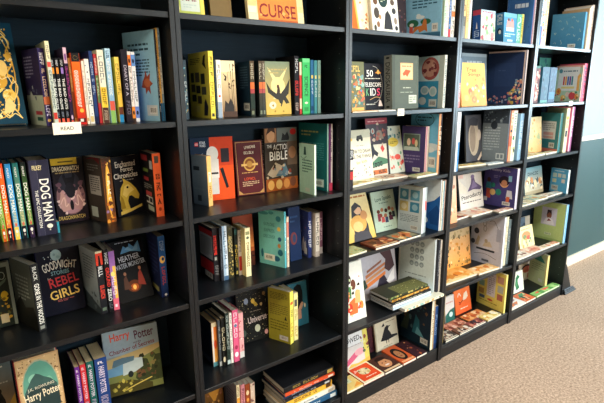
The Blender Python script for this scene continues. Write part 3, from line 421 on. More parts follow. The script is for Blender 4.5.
["F",2,0,.3447,.08,1.942,.0,8.0,.02,.2753,.28,"e8d8a8","e9dcc0","paperback_book","cream brick pattern cover with orange panel and dark red title, top shelf of second case",[["R",0,0,1,1,"e8d49c"],["R",0,.0,.16,.12,"f2e4b8"],["R",.88,.02,1,.1,"efe0b0"],["R",0,.13,.14,.22,"f4e8c4"],["R",.9,.11,1,.19,"f0e2b4"],["R",0,.23,.15,.32,"dcc684"],["R",.88,.2,1,.28,"e4d090"],["R",.16,.03,.88,.5,"e8883c"],["R",.16,.03,.88,.06,"c0602c"],["T","CURSE",.52,.18,.66,.19,"8a2a24",0],["T","THE",.52,.42,.3,.08,"8a2a24",0],["S",.16,.05,.86,.5,14,.01,.03,["f0a85a","d87830"]]],[],"front",0],
["S",2,1,.0607,.1,1.571,.0,.0,.0145,.14,.2201,"31404a","e9dcc0","paperback_book","thin dark spine with colour flecks against the side panel, second shelf of second case",[],[["R",0,0,1,1,"3a4850"],["S",0,.1,1,.9,16,.1,.25,["c8c8a0","5a98a8","d8a850","7a8a90"]],["V",.3,.7,1,"d8dcd8"]],"",0],
["S",2,1,.1531,.07,1.571,.0,.0,.02,.19,.2539,"f4d848","e9dcc0","paperback_book","bright yellow spine with grid of pictures on back cover, second shelf of second case",[["R",0,0,1,1,"d2ca50"],["L",.1,.82,.6,.92,4,"3a3a20"],["P",[.7,.82,.78,.94,.88,.96,.84,.84,.88,.74],"1c2020"],["R",.1,.55,.26,.7,"3a4438"],["R",.32,.55,.54,.7,"58584a"],["R",.6,.52,.8,.68,"2c342c"],["R",.1,.4,.3,.52,"4a4a3c"],["R",.35,.38,.56,.5,"2c3030"],["R",.62,.36,.84,.48,"4c5044"],["R",.12,.25,.34,.36,"30382c"],["R",.4,.22,.6,.34,"4a4438"],["P",[.68,.04,.72,.24,.8,.3,.9,.18,.86,.04],"232838"],["R",.15,.08,.5,.18,"d0c868"]],[["R",0,0,1,1,"f4da50"],["V",.62,.92,1,"5a5420"],["V",.12,.55,1,"8a7a30"],["R",.2,.03,.8,.08,"3a3a30"]],"",0],
["S",2,1,.1908,.1,1.571,.0,.0,.0074,.14,.2235,"22364a","e9dcc0","paperback_book","thin navy spine between yellow and white spines, second shelf of second case",[],[["R",0,0,1,1,"22364a"]],"",0],
["S",2,1,.1992,.1,1.571,.0,.0,.0202,.145,.2239,"ece8de","e9dcc0","paperback_book","white spine with small red mark and grey foot, second shelf of second case",[],[["R",0,0,1,1,"efe8dc"],["R",0,0,1,.28,"9aa8b8"],["E",.5,.38,.25,.02,"c84030"],["V",.5,.92,1,"8a8078"]],"",0],
["F",2,1,.2202,.1,1.571,.0,3.0,.02,.0665,.2223,"e8b478","e9dcc0","paperback_book","peach sunset cover with dark bamboo stems, second shelf of second case",[["G",0,0,1,1,"7a5030","f0d8a4"],["R",.0,.8,1,1,"ead8ac"],["R",0,0,1,.1,"4a3020"],["C",[.7,.05,.72,.4,.66,.95],.03,"3a2c20"],["C",[.85,.05,.82,.5,.86,.95],.03,"3a2c20"],["C",[.4,.05,.5,.4,.46,.8],.02,"4a3828"],["P",[.1,.1,.2,.3,.4,.24,.6,.34,.8,.2,.8,.1],"2c2420"],["P",[.16,.78,.3,.7,.2,.66,.34,.64,.4,.72],"2c2420"],["S",.5,.5,.95,.95,16,.03,.07,["4a3424","6a4a30"]]],[],"front",0],
["S",2,1,.3508,.1,1.571,-9.0,.0,.02,.138,.2243,"20292c","e9dcc0","paperback_book","first of three matching spines with sunset band, second shelf of second case",[["R",0,0,1,1,"1d3548"],["L",.15,.5,.8,.92,9,"5a7488"],["R",.4,.1,.92,.24,"d0d4d0"],["B",.44,.11,.88,.22]],[["G",0,0,1,1,"2a3028","5a4a38"],["R",0,.5,1,.62,"d8703c"],["R",0,.42,1,.5,"a8484a"],["V",.66,.95,1,"c8c0a8"],["R",.2,.03,.8,.1,"7a8068"],["R",0,.14,1,.4,"2c3a34"]],"",0],
["S",2,1,.3933,.1,1.571,.0,.0,.0171,.15,.225,"20292c","e9dcc0","paperback_book","second of three matching spines with sunset band, second shelf of second case",[],[["G",0,0,1,1,"2a3028","5a4a38"],["R",0,.5,1,.62,"d8703c"],["R",0,.42,1,.5,"a84a48"],["V",.66,.95,1,"c8c0a8"],["R",.2,.03,.8,.1,"7a8068"]],"",0],
["S",2,1,.4101,.1,1.571,.0,.0,.0153,.15,.2255,"20292c","e9dcc0","paperback_book","third of three matching spines with sunset band, second shelf of second case",[],[["G",0,0,1,1,"2a3028","5a4a38"],["R",0,.5,1,.62,"d8703c"],["R",0,.42,1,.5,"a84a48"],["V",.66,.95,1,"c8c0a8"],["R",.2,.03,.8,.1,"7a8068"]],"",0],
["F",2,1,.433,.11,1.571,.0,3.0,.03,.1322,.2251,"c8a44c","e9dcc0","paperback_book","golden cover with dark winged creature and pale round seal, second shelf of second case",[["G",0,0,1,1,"e0b850","7a8a70"],["P",[.1,.9,.5,.66,.9,.9,.6,.55,.7,.3,.3,.3,.4,.55],"ecd894"],["E",.5,.55,.28,.16,"f0d890"],["P",[.04,.62,.2,.48,.42,.4,.5,.44,.6,.4,.8,.52,.98,.68,.92,.4,.8,.34,.94,.22,.8,.2,.7,.28,.6,.14,.5,.28,.4,.3,.3,.34,.1,.42],"2c281c"],["E",.5,.53,.05,.04,"5a3020"],["P",[.44,.42,.48,.52,.56,.52,.58,.42],"3a2818"],["E",.26,.18,.14,.07,"e0d8b8"],["L",.15,.76,.85,.88,2,"b8a468"],["S",.1,.02,.95,.2,10,.02,.06,["a88430","d8b450"]]],[["R",0,0,1,1,"3a3028"]],"front",0],
["S",2,1,.5771,.1,1.571,.0,.0,.0241,.15,.251,"1a1a20","e9dcc0","paperback_book","black spine with red vertical title, taller than neighbours, second shelf of second case",[],[["R",0,0,1,1,"1a181e"],["W",6,.5,.45,.75,.26,"e03830",-90],["V",.7,.95,1,"d0d0d0"],["V",.05,.2,1,"d0b0a0"]],"",0],
["S",2,1,.6081,.105,1.571,.0,.0,.0134,.14,.2266,"c03a34","e9dcc0","paperback_book","very thin red and cream spine by the black one, second shelf of second case",[],[["R",0,0,1,1,"c83c34"],["R",0,.75,1,1,"e8d8b8"],["R",0,.1,1,.3,"e8d8b8"]],"",0],
["S",2,1,.6212,.1,1.571,.0,.0,.0417,.16,.242,"3ac060","e9dcc0","paperback_book","vivid green spine with dark title, second shelf of second case",[],[["R",0,0,1,1,"3cc066"],["R",0,.93,1,1,"6ad88a"],["T","SCIENCE",.5,.5,.5,.36,"123a28",-90],["W",2,.5,.86,.4,.05,"123a28",0],["E",.5,.2,.25,.02,"e8f0d0"],["R",.2,.05,.8,.12,"2a9a4a"]],"",0],
["S",2,1,.6701,.105,1.571,.0,.0,.0184,.15,.2369,"2f6a98","e9dcc0","paperback_book","blue spine first of three pale bluish spines at right, second shelf of second case",[],[["R",0,0,1,1,"2f6a98"],["R",.2,.66,.8,.72,"e8d060"],["V",.35,.62,1,"c8dce8"],["R",.1,.05,.9,.14,"1c4468"]],"",0],
["S",2,1,.6914,.105,1.571,.0,.0,.0175,.15,.2353,"3a8a90","e9dcc0","paperback_book","teal spine second of three pale bluish spines at right, second shelf of second case",[],[["R",0,0,1,1,"4a98a0"],["R",.2,.66,.8,.72,"e8d880"],["V",.3,.62,1,"d8e8e8"]],"",0],
["S",2,1,.7119,.105,1.571,.0,.0,.0177,.15,.2358,"7aa8a0","e9dcc0","paperback_book","grey green spine third of three pale bluish spines at right, second shelf of second case",[],[["R",0,0,1,1,"84aca2"],["R",.2,.66,.8,.72,"e0d880"],["V",.3,.62,1,"e0e8dc"]],"",0],
["F",2,2,.1291,.2445,1.202,-11.5549,1.7015,.022,.1898,.2792,"1c2c44","e9dcc0","hardback_book","navy and orange cover with tall white figure shape, third shelf of second case",[["R",0,0,1,1,"f05a28"],["R",.42,.55,1,1,"d84a2c"],["R",0,0,.44,1,"1d2f46"],["R",.1,.87,.18,.93,"d03030"],["T","LEGO",.14,.9,.07,.03,"f4f4f4",0],["T","STAR",.28,.92,.14,.04,"e8ecf0",0],["T","WARS",.28,.875,.14,.04,"e8ecf0",0],["T","R",.1,.73,.07,.05,"d8dce0",90],["T","A",.24,.73,.07,.05,"d8dce0",90],["E",.5,.74,.14,.12,"ecebe4"],["R",.4,.36,.64,.66,"eceae4"],["R",.42,.1,.62,.36,"e2e0da"],["R",.42,.42,.62,.45,"3a3c40"],["R",.7,.6,.9,.82,"37343a"],["P",[.66,.5,.74,.52,.86,.2,.8,.18],"2a2a2e"]],[["R",0,0,1,1,"16243a"]],"front",0],
["S",2,2,.1543,.14,1.202,17.0,.0,.024,.0945,.2131,"e8a85c","e9dcc0","paperback_book","tan spined grey blue book before the orange cover, third shelf of second case",[["G",0,0,1,1,"647a90","a0b8ca"],["R",.1,.7,.5,.78,"34424e"],["R",.3,.08,.55,.2,"34424e"],["L",.1,.3,.85,.36,1,"8aa0ae"]],[["R",0,0,1,1,"eeb468"],["R",.25,.48,.8,.68,"f8e8c8"],["T","T",.5,.62,.4,.06,"7a5020",0],["V",.1,.4,1,"a87030"]],"",0],
["F",2,2,.3389,.225,1.202,-6.5917,6.5004,.02,.1394,.2506,"5e1f22","e9dcc0","paperback_book","dark maroon cover with gold border and round gold emblem, third shelf of second case",[["R",0,0,1,1,"5e1f22"],["R",.04,.02,.96,.98,"c89a58"],["R",.055,.03,.945,.97,"5a1c20"],["W",10,.5,.88,.5,.05,"ecdcc0",4],["W",6,.5,.78,.36,.05,"ecdcc0",0],["E",.5,.57,.22,.13,"d8a854"],["E",.5,.57,.18,.1,"8a5020"],["R",.2,.54,.8,.58,"e0b468"],["E",.5,.57,.1,.06,"c08c40"],["L",.2,.4,.8,.43,1,"d8a860"],["W",7,.52,.3,.5,.05,"d85030",0],["L",.2,.16,.8,.26,3,"d8b890"],["P",[.05,.03,.2,.03,.05,.1],"c89a58"],["P",[.95,.03,.8,.03,.95,.1],"c89a58"]],[],"front",0],
["F",2,2,.4901,.225,1.202,.0,1.0,.03,.1874,.3003,"3a3430","e9dcc0","hardback_book","comic panel cover with bold pale title across the middle, third shelf of second case",[["R",0,0,1,1,"41382f"],["R",.0,.78,.35,1,"9a6a44"],["E",.18,.88,.12,.1,"c8966a"],["P",[.04,.9,.1,1,.3,1,.32,.92,.2,.96],"3a2418"],["R",.37,.78,1,1,"6a706a"],["P",[.5,.8,.55,.92,.62,.88,.7,.94,.76,.84,.74,.8],"242424"],["E",.88,.93,.1,.05,"c02c28"],["T","THE",.13,.72,.14,.05,"f0ece0",0],["T","ACTION",.5,.7,.52,.09,"efeae0",0],["T","BIBLE",.42,.565,.58,.14,"f6f2e8",0],["R",.68,.4,1,.78,"6a5848"],["E",.84,.6,.12,.1,"a87a58"],["P",[.04,.28,.3,.46,.5,.4,.62,.3,.5,.24,.2,.22],"b8a890"],["P",[.3,.24,.6,.44,.7,.3,.62,.22],"5a7884"],["R",0,0,1,.2,"a85a28"],["E",.15,.1,.1,.08,"e8b060"],["E",.4,.1,.1,.08,"f0c070"],["E",.64,.1,.1,.08,"d89048"],["E",.85,.12,.1,.08,"7a4a34"],["S",.0,.2,1,.5,18,.02,.05,["c8b090","3a302a","7a8890","8a4030"]]],[["R",0,0,1,1,"1d1b1c"],["V",.3,.9,1,"8a8a8a"]],"front",0],
["S",2,2,.7307,.06,1.202,8.0,.0,.011,.19,.3202,"2f6a6c","e9dcc0","paperback_book","tall dark teal book with text covered back, third shelf of second case",[["R",0,0,1,1,"165e62"],["L",.1,.8,.7,.9,2,"a8a868"],["L",.1,.42,.9,.72,9,"3f8488"],["R",.55,.05,.9,.17,"c0d0d0"],["B",.6,.06,.86,.15],["S",.05,.4,.3,.6,5,.03,.08,["2a7478","0e4a50"]]],[["R",0,0,1,1,"8ab0a8"]],"",0],
["S",2,2,.7483,.065,1.202,.0,.0,.021,.19,.3188,"7a3c78","e9dcc0","paperback_book","thin purple and white spine at right end, third shelf of second case",[],[["R",0,0,.5,1,"6a3070"],["R",.5,0,1,1,"ece4e8"],["R",0,0,1,.12,"d8486a"],["V",.4,.9,1,"503058"]],"",0],
["S",2,2,.63,.028,1.202,.0,.0,.011,.115,.2331,"b8d8c0","e9dcc0","paperback_book","small mint green book leaning before the tall teal one, third shelf of second case",[["R",0,0,1,1,"b0e0d0"],["L",.2,.42,.85,.7,5,"3a7068"],["P",[.3,.78,.34,.94,.44,.94,.48,.78],"2c5a58"],["R",.4,.04,.7,.12,"c8dcd0"],["C",[.1,.74,.3,.7,.5,.76],.02,"2c5a58"]],[["R",0,0,1,1,"dcead8"]],"",0],
["S",2,3,.0803,.1623,.862,.0,.0,.0108,.1087,.2444,"23262c","e9dcc0","paperback_book","dark thin spine touching the left side panel, fourth shelf of second case",[],[["R",0,0,1,1,"282a30"],["E",.5,.88,.4,.03,"d8d8d8"],["V",.2,.7,1,"6a7078"]],"",0],
["S",2,3,.1581,.1354,.862,.0,.0,.028,.1356,.2432,"1e1c20","e9dcc0","paperback_book","thick black spine with red band and banded back cover, fourth shelf of second case",[["R",0,0,1,1,"262a34"],["R",0,.84,1,.94,"d03c44"],["R",.02,.4,.98,.84,"c4ccd8"],["R",0,.14,1,.36,"d03840"],["R",.3,.02,.9,.13,"c4c8cc"],["B",.5,.03,.86,.11],["L",.1,.44,.9,.8,9,"5a6878"]],[["R",0,0,1,1,"1e1c20"],["R",.15,.5,.7,.86,"c83028"],["V",.52,.84,1,"2a1010"],["V",.1,.3,1,"909090"],["R",.2,.4,.6,.46,"a8a8a0"]],"",0],
["S",2,3,.1858,.123,.862,.0,.0,.0099,.14,.2432,"2a2e38","e9dcc0","paperback_book","slim black spine next to the red banded one, fourth shelf of second case",[],[["R",0,0,1,1,"24262c"],["V",.2,.85,1,"7a8088"]],"",0],
["S",2,3,.1976,.122,.862,.0,.0,.0235,.145,.2488,"a8c0d4","e9dcc0","paperback_book","pale blue white spine before the gold patterned one, fourth shelf of second case",[],[["R",0,0,1,1,"a4bcd0"],["R",.55,0,1,1,"d8e0e4"],["V",.2,.9,1,"4a6078"],["R",0,0,1,.08,"4a6a8a"]],"",0],
["S",2,3,.226,.1279,.862,.0,.0,.0255,.1431,.2421,"6a5c34","e9dcc0","paperback_book","olive gold patterned spine, fourth shelf of second case",[],[["R",0,0,1,1,"3c3a28"],["S",.05,.05,.95,.95,30,.1,.2,["b89a4c","8a7438","d0b870","4a4428"]],["V",.5,.8,1,"d8c890"]],"",0],
["S",2,3,.2642,.1379,.862,.0,.0,.0167,.1331,.2243,"26302e","e9dcc0","paperback_book","dark spine with yellow rotated title, fourth shelf of second case",[],[["R",0,0,1,1,"26302e"],["W",6,.5,.4,.75,.5,"e8c850",-90],["R",.1,.86,.9,.97,"3a6a6a"],["R",.2,.03,.8,.1,"c8b860"]],"",0],
["S",2,3,.2806,.1329,.862,.0,.0,.0154,.1381,.2133,"d8d0c8","e9dcc0","paperback_book","thin white spine with red lower part, fourth shelf of second case",[],[["R",0,0,1,1,"dcd6cc"],["R",0,.1,1,.42,"b83a34"],["V",.5,.92,1,"3a3a44"]],"",0],
["S",2,3,.2958,.0977,.862,.0,.0,.0269,.1075,.2271,"f2e0a0","e9dcc0","paperback_book","cream yellow spine with dark lettering, fourth shelf of second case",[],[["R",0,0,1,1,"f2e4b0"],["W",13,.5,.45,.5,.6,"5a5030",-90],["R",.1,.86,.9,.93,"8a8a60"],["E",.5,.8,.3,.03,"5a6a58"]],"",0],
["F",2,3,.3022,.2059,.862,.0,4.0,.018,.1053,.2496,"b0552a","e9dcc0","paperback_book","orange sunset cover with dark standing silhouette, fourth shelf of second case",[["G",0,0,1,1,"4a2418","8a3c24"],["G",0,.35,1,.8,"f0904a","7a3028"],["R",0,.28,1,.36,"c06030"],["P",[.5,.1,.52,.4,.6,.56,.75,.6,.82,.4,.8,.1],"1c1416"],["E",.67,.64,.08,.05,"1c1416"],["S",0,.04,1,.28,10,.03,.08,["2c1814","6a3020"]]],[],"front",0],
["S",2,3,.4932,.0791,.862,20.5,.0,.014,.15,.2729,"4aa0a8","e9dcc0","paperback_book","aqua book with rows of coloured dots on back, fourth shelf of second case",[["R",0,0,1,1,"7cccd0"],["T","EXPLORE",.42,.74,.42,.06,"4a8a94",0],["T","EXPRESS",.42,.63,.42,.06,"4a8a94",0],["T","DISCOVER",.42,.52,.46,.06,"4a8a94",0],["E",.78,.86,.1,.05,"3a90a8"],["E",.8,.68,.07,.04,"e8c860"],["E",.82,.5,.07,.04,"2a5a88"],["E",.8,.38,.06,.04,"c88a50"],["E",.84,.26,.1,.06,"28708c"],["E",.2,.93,.2,.03,"4a9aa4"],["E",.5,.95,.1,.03,"4a9aa4"],["E",.7,.14,.12,.05,"2a6a8c"],["R",.2,.08,.62,.2,"e8ece8"],["B",.24,.1,.56,.18],["E",.12,.2,.05,.08,"2a7088"]],[["R",0,0,1,1,"58aab0"],["V",.3,.8,1,"e0f0f0"]],"",0],
["S",2,3,.5083,.0824,.862,.0,.0,.0124,.13,.2456,"ecc8b0","e9dcc0","paperback_book","thin cream pink spine against the aqua book, fourth shelf of second case",[],[["R",0,0,1,1,"ead0b8"],["R",0,.6,1,.9,"c87868"],["V",.1,.55,1,"6a4a40"]],"",0],
["F",2,3,.5626,.1296,.862,.0,4.0,.015,.0666,.2664,"1e3a6a","e9dcc0","paperback_book","deep blue cover with orange round motif between two books, fourth shelf of second case",[["R",0,0,1,1,"152b52"],["E",.35,.42,.3,.12,"6a3438"],["E",.4,.42,.16,.08,"2a3a5a"],["L",.1,.7,.8,.86,2,"2a4a78"]],[],"front",0],
["S",2,3,.6626,.1227,.862,-6.5,.0,.021,.1265,.236,"1c2a5c","e9dcc0","paperback_book","navy spine with white title and castle night scene back, fourth shelf of second case",[["G",0,0,1,1,"38467c","3a4688"],["L",.1,.75,.7,.88,3,"5a6488"],["P",[.5,.1,.55,.3,.66,.44,.72,.3,.8,.36,.9,.1],"c8c8d8"],["P",[.05,.1,.2,.24,.4,.2,.5,.1],"8a90a8"],["R",.7,.06,.92,.2,"d0d4dc"],["S",.1,.3,.9,.65,12,.02,.05,["e8d8a0","a84a50","6a78a0"]]],[["R",0,0,1,1,"22306a"],["W",6,.5,.5,.75,.6,"e8ecf4",-90]],"",0],
["S",2,3,.6996,.1095,.862,.0,.0,.0257,.135,.2259,"e8e4dc","e9dcc0","paperback_book","white spine between navy and mauve spines, fourth shelf of second case",[],[["R",0,0,1,1,"eae6de"],["V",.25,.9,1,"3a3840"],["R",0,0,1,.12,"c8c0b8"]],"",0],
["S",2,3,.7385,.1359,.862,.0,.0,.0265,.125,.2199,"a8788a","e9dcc0","paperback_book","mauve pink spine at right end, fourth shelf of second case",[],[["R",0,0,1,1,"ac7c90"],["R",.5,0,1,1,"8a6078"],["R",0,.0,1,.16,"d8d0d0"],["V",.3,.85,1,"e8d0dc"]],"",0],
["S",2,4,.1271,.132,.456,.0,.0,.0259,.135,.217,"e88a2c","d8c090","paperback_book","orange white spine with dark navy back cover, fifth shelf of second case",[["R",0,0,1,1,"171d30"],["R",.2,.04,.8,.16,"3a4458"]],[["G",0,0,1,1,"f0b050","e8702c"],["R",0,0,.35,1,"f4ead8"],["R",0,0,1,.1,"5a98a0"],["E",.6,.5,.3,.1,"d84a20"],["R",0,.9,1,1,"e8d8b0"]],"",0],
["S",2,4,.1528,.1191,.456,.0,.0,.0129,.135,.2291,"5a6068","d8c090","paperback_book","grey slim spine second from left panel, fifth shelf of second case",[],[["R",0,0,1,1,"50585e"],["V",.3,.9,1,"b8c0c4"],["R",0,0,1,.1,"c8ccc8"]],"",0],
["S",2,4,.1654,.1121,.456,.0,.0,.0188,.13,.2368,"1c1c1c","e9dcc0","paperback_book","black spine with cream title and cream foot emblem, fifth shelf of second case",[],[["R",0,0,1,1,"1c1d1c"],["W",5,.5,.55,.75,.5,"e8dcb8",-90],["E",.5,.13,.35,.06,"e8dcb8"]],"",0],
["S",2,4,.1841,.104,.456,.0,.0,.017,.14,.259,"2e3430","e9dcc0","paperback_book","dark green spine with white flecked title, fifth shelf of second case",[],[["R",0,0,1,1,"28342e"],["V",.3,.95,2,"d0d8d0"],["R",0,.02,1,.1,"b8c4c0"]],"",0],
["S",2,4,.2054,.1092,.456,.0,.0,.0131,.14,.2509,"ece6da","e9dcc0","paperback_book","slim white spine with dark lettering, fifth shelf of second case",[],[["R",0,0,1,1,"ece6da"],["V",.2,.95,1,"3a3038"]],"",0],
["S",2,4,.2208,.1074,.456,.0,.0,.0274,.14,.2594,"e0567e","e9dcc0","paperback_book","hot pink spine with white pictures, fifth shelf of second case",[],[["R",0,0,1,1,"dc5a80"],["V",.45,.95,1,"f4dce0"],["E",.5,.14,.35,.05,"f4ecec"],["E",.5,.28,.3,.04,"a03050"],["E",.5,.7,.3,.03,"5a7890"]],"",0],
["S",2,4,.2579,.122,.456,.0,.0,.025,.13,.2279,"e8b0b0","e9dcc0","paperback_book","pale pink and cream spine right of the hot pink one, fifth shelf of second case",[],[["R",0,0,1,1,"e0a4a4"],["S",0,.05,1,.95,18,.1,.25,["f4e0d0","b85a68","c88a80"]],["R",0,0,1,.14,"d8d4cc"]],"",0],
["F",2,4,.3112,.2186,.456,-4.7388,7.8,.02,.1692,.2561,"191b1c","e9dcc0","hardback_book","black space cover sprinkled with coloured planets and stars, fifth shelf of second case",[["R",0,0,1,1,"1a1b1a"],["S",.02,.03,.98,.97,130,.004,.014,["d8c890","8a8a70","c0b080","5a6058"]],["E",.3,.82,.07,.06,"8a98b0"],["P",[.5,.84,.62,.76,.68,.7,.6,.68,.5,.76],"c8a83c"],["E",.52,.8,.06,.05,"e0c050"],["T","Universe",.62,.44,.62,.13,"e0d0cc",4],["L",.4,.58,.8,.61,1,"8a8070"],["E",.6,.24,.09,.075,"c8d0b8"],["E",.88,.12,.06,.05,"e0a8a8"],["E",.14,.2,.08,.07,"4a5a50"],["E",.9,.9,.05,.04,"9a7a48"],["E",.08,.62,.05,.05,"6a5838"],["E",.78,.7,.04,.03,"d8c080"]],[],"front",0],
["S",2,4,.5167,.0775,.456,22.0,.0,.028,.13,.2774,"e8d84c","e9dcc0","paperback_book","yellow spine with olive text covered back, fifth shelf of second case",[["R",0,0,1,1,"a09c34"],["L",.08,.8,.9,.94,5,"5a5a20"],["L",.08,.5,.9,.72,6,"6a6828"],["L",.08,.2,.9,.42,4,"68661f"],["P",[.74,.44,.8,.52,.86,.44],"2c3028"],["R",.5,.04,.9,.13,"c8ccc8"],["B",.56,.05,.86,.12]],[["R",0,0,1,1,"ecdc60"],["V",.12,.4,1,"b07820"],["V",.5,.65,1,"6a6a40"],["R",.1,.75,.9,.8,"c85a30"]],"",0],
["S",2,4,.5513,.0965,.456,.0,.0,.0255,.13,.2549,"f0e6a0","e9dcc0","paperback_book","pale yellow spine with dark picture near top, fifth shelf of second case",[],[["R",0,0,1,1,"ece09c"],["R",.15,.72,.85,.86,"5a5a50"],["V",.42,.66,2,"8a7a3c"],["V",.06,.3,1,"c89a40"]],"",0],
["F",2,4,.6041,.2,.456,.0,6.0,.012,.1184,.2402,"2f6a84","e9dcc0","paperback_book","blue teal cover with long dark haired head in profile, fifth shelf of second case",[["G",0,0,1,1,"2a6478","35748c"],["P",[.3,.9,.5,.96,.68,.92,.76,.76,.74,.52,.66,.36,.5,.3,.3,.4],"14171c"],["P",[.5,.3,.66,.38,.78,.5,.7,.54,.6,.5,.48,.4],"c89a80"],["R",.42,.16,.62,.4,"b88a74"],["E",.84,.44,.05,.05,"d8d0b0"]],[],"front",0],
["F",2,5,.1021,.1852,.09,.0,5.0,.02,.0963,.2157,"7a4a20","e9dcc0","paperback_book","golden brown painted cover low in the left corner, bottom shelf of second case",[["G",0,0,1,1,"2c1c18","8a5a24"],["P",[.2,.9,.5,.6,.9,.95,1,1,.2,1],"c88a34"],["S",.1,.3,.95,.9,20,.03,.08,["5a2c18","d8a050","3a2018","a06a4c"]]],[],"front",0],
["S",2,5,.2299,.12,.09,.0,.0,.017,.13,.2332,"ead0a0","d8c8b0","paperback_book","cream orange spine with lavender grey back cover, bottom shelf of second case",[["G",0,0,1,1,"8a8498","b8b4c0"],["L",.2,.4,.8,.8,6,"6a6480"]],[["R",0,0,1,1,"f0dcb0"],["R",0,.55,1,.7,"e8a040"],["V",.72,.95,1,"8a6030"]],"",0],
["S",2,5,.252,.12,.09,.0,.0,.0225,.13,.226,"d8888c","e9dcc0","paperback_book","dusty pink spine third from the end, bottom shelf of second case",[],[["R",0,0,1,1,"d4868a"],["V",.4,.9,1,"6a2c34"]],"",0],
["S",2,5,.2772,.12,.09,.0,.0,.0244,.13,.2178,"b85a2c","e9dcc0","paperback_book","orange brown spine with round portrait, bottom shelf of second case",[],[["R",0,0,1,1,"9a4824"],["E",.5,.78,.35,.06,"f0d0a0"],["E",.5,.6,.3,.05,"e89a4c"],["V",.2,.5,1,"f0d8b0"]],"",0],
["S",2,5,.3049,.12,.09,.0,.0,.0243,.13,.2117,"e0c0a0","e9dcc0","paperback_book","pale peach spine beside the flat stack, bottom shelf of second case",[],[["R",0,0,1,1,"dcc0a8"],["S",0,.1,1,.95,12,.12,.25,["8a5a50","f0e4d0","5a5078"]]],"",0],
["L",2,5,.446,.03,.09,-1.0,.0,.03,.2,.328,"2b5a80","b8b4aa","hardback_book","blue spine bottommost of the flat stack, bottom shelf of second case",[["R",0,0,1,1,"2b5a80"]],[["R",0,0,1,1,"2b5a80"],["W",6,.42,.5,.5,.5,"d8e0e0",0],["R",.86,.1,.97,.9,"d8e0e0"]],"",1],
["L",2,5,.442,.034,.1206,.0,.0,.024,.2,.325,"ece8dc","b8b4aa","paperback_book","white spine lying under the yellow one, bottom shelf of second case",[["R",0,0,1,1,"ece8dc"]],[["R",0,0,1,1,"ece8dc"],["W",20,.42,.5,.5,.5,"3a4050",0],["R",.86,.1,.97,.9,"b8b0a0"]],"",1],
["L",2,5,.454,.038,.1452,1.0,.0,.036,.2,.3,"f0b840","b8b4aa","paperback_book","wide yellow spine lying in the flat stack, bottom shelf of second case",[["R",0,0,1,1,"f0b840"]],[["R",0,0,1,1,"f0b840"],["W",18,.42,.5,.5,.5,"5a3c20",0],["R",.86,.1,.97,.9,"5a3c20"]],"",1],
["L",2,5,.448,.034,.1818,.0,.0,.016,.2,.29,"26262c","b8b4aa","paperback_book","dark spine lying above the wide yellow one, bottom shelf of second case",[["R",0,0,1,1,"26262c"]],[["R",0,0,1,1,"26262c"],["W",8,.42,.5,.5,.5,"b8b8b8",0],["R",.86,.1,.97,.9,"b8b8b8"]],"",1],
["L",2,5,.442,.04,.1984,1.0,.0,.016,.2,.3,"2c3850","b8b4aa","paperback_book","navy spine with pale lettering below the orange red one, bottom shelf of second case",[["R",0,0,1,1,"2c3850"]],[["R",0,0,1,1,"2c3850"],["W",12,.42,.5,.5,.5,"e0e0e0",0],["R",.86,.1,.97,.9,"e0e0e0"]],"",1],
["L",2,5,.45,.034,.215,-1.0,.0,.016,.2,.31,"d8532c","b8b4aa","paperback_book","thin orange red spine second from stack top, bottom shelf of second case",[["R",0,0,1,1,"d8532c"]],[["R",0,0,1,1,"d8532c"],["W",10,.42,.5,.5,.5,"f0d8c0",0],["R",.86,.1,.97,.9,"f0d8c0"]],"",1],
["L",2,5,.444,.038,.2316,.0,.0,.03,.2,.318,"1f1f20","b8b4aa","hardback_book","black hardback with gold lettered spine topping the stack, bottom shelf of second case",[["R",0,0,1,1,"15161a"]],[["R",0,0,1,1,"1f1f20"],["W",10,.42,.5,.5,.5,"b89a50",0],["R",.86,.1,.97,.9,"b89a50"]],"",1],
["F",3,0,.8897,.07,1.942,.0,8.0,.02,.1123,.27,"f0e0b8","e9dcc0","paperback_book","cream and orange cover with red spine edge at left end, top shelf of middle case",[["R",0,0,1,1,"ece0c0"],["P",[0,0,.32,0,.2,.5,.05,1,0,1],"f07028"],["P",[.32,0,.42,0,.28,.5,.12,1,.05,1],"f4b858"],["S",.4,.02,.98,.5,12,.04,.1,["c8824a","e8c890","9a5a34","f4ecd8"]]],[["R",0,0,1,1,"b82a28"],["V",.05,.4,1,"e8c8b0"]],"front",0],
["F",3,0,1.0022,.05,1.942,.0,9.0,.018,.1831,.29,"efe8d8","e9dcc0","paperback_book","cream cover scattered with dark animals and oval title, top shelf of middle case",[["R",0,0,1,1,"efe8d8"],["E",.45,.52,.17,.12,"1f3a38"],["L",.36,.48,.54,.56,3,"c8d0b8"],["P",[.42,.05,.5,.3,.6,.36,.7,.28,.76,.05],"2a2a2c"],["E",.18,.3,.1,.09,"4a4038"],["E",.22,.12,.06,.05,"8a6040"],["E",.3,.24,.05,.04,"b0885c"],["E",.84,.36,.08,.05,"3a3a3c"],["E",.88,.2,.06,.06,"8a7a68"],["E",.16,.48,.08,.05,"6a4a34"],["E",.8,.5,.08,.05,"5a4a40"],["E",.9,.08,.06,.04,"303030"],["E",.1,.06,.05,.05,"50483c"],["S",.04,.6,.96,.95,14,.03,.07,["4a4038","7a6048","2c2c2e"]]],[],"front",0],
["F",3,0,1.2832,.15,1.942,.0,5.0,.015,.0696,.25,"2a1c22","e9dcc0","paperback_book","dark maroon cover mostly hidden behind the animal cover, top shelf of middle case",[["R",0,0,1,1,"2c1e24"],["S",.1,.1,.9,.9,14,.05,.12,["5a3038","3a3844","6a4a40"]]],[],"front",0],
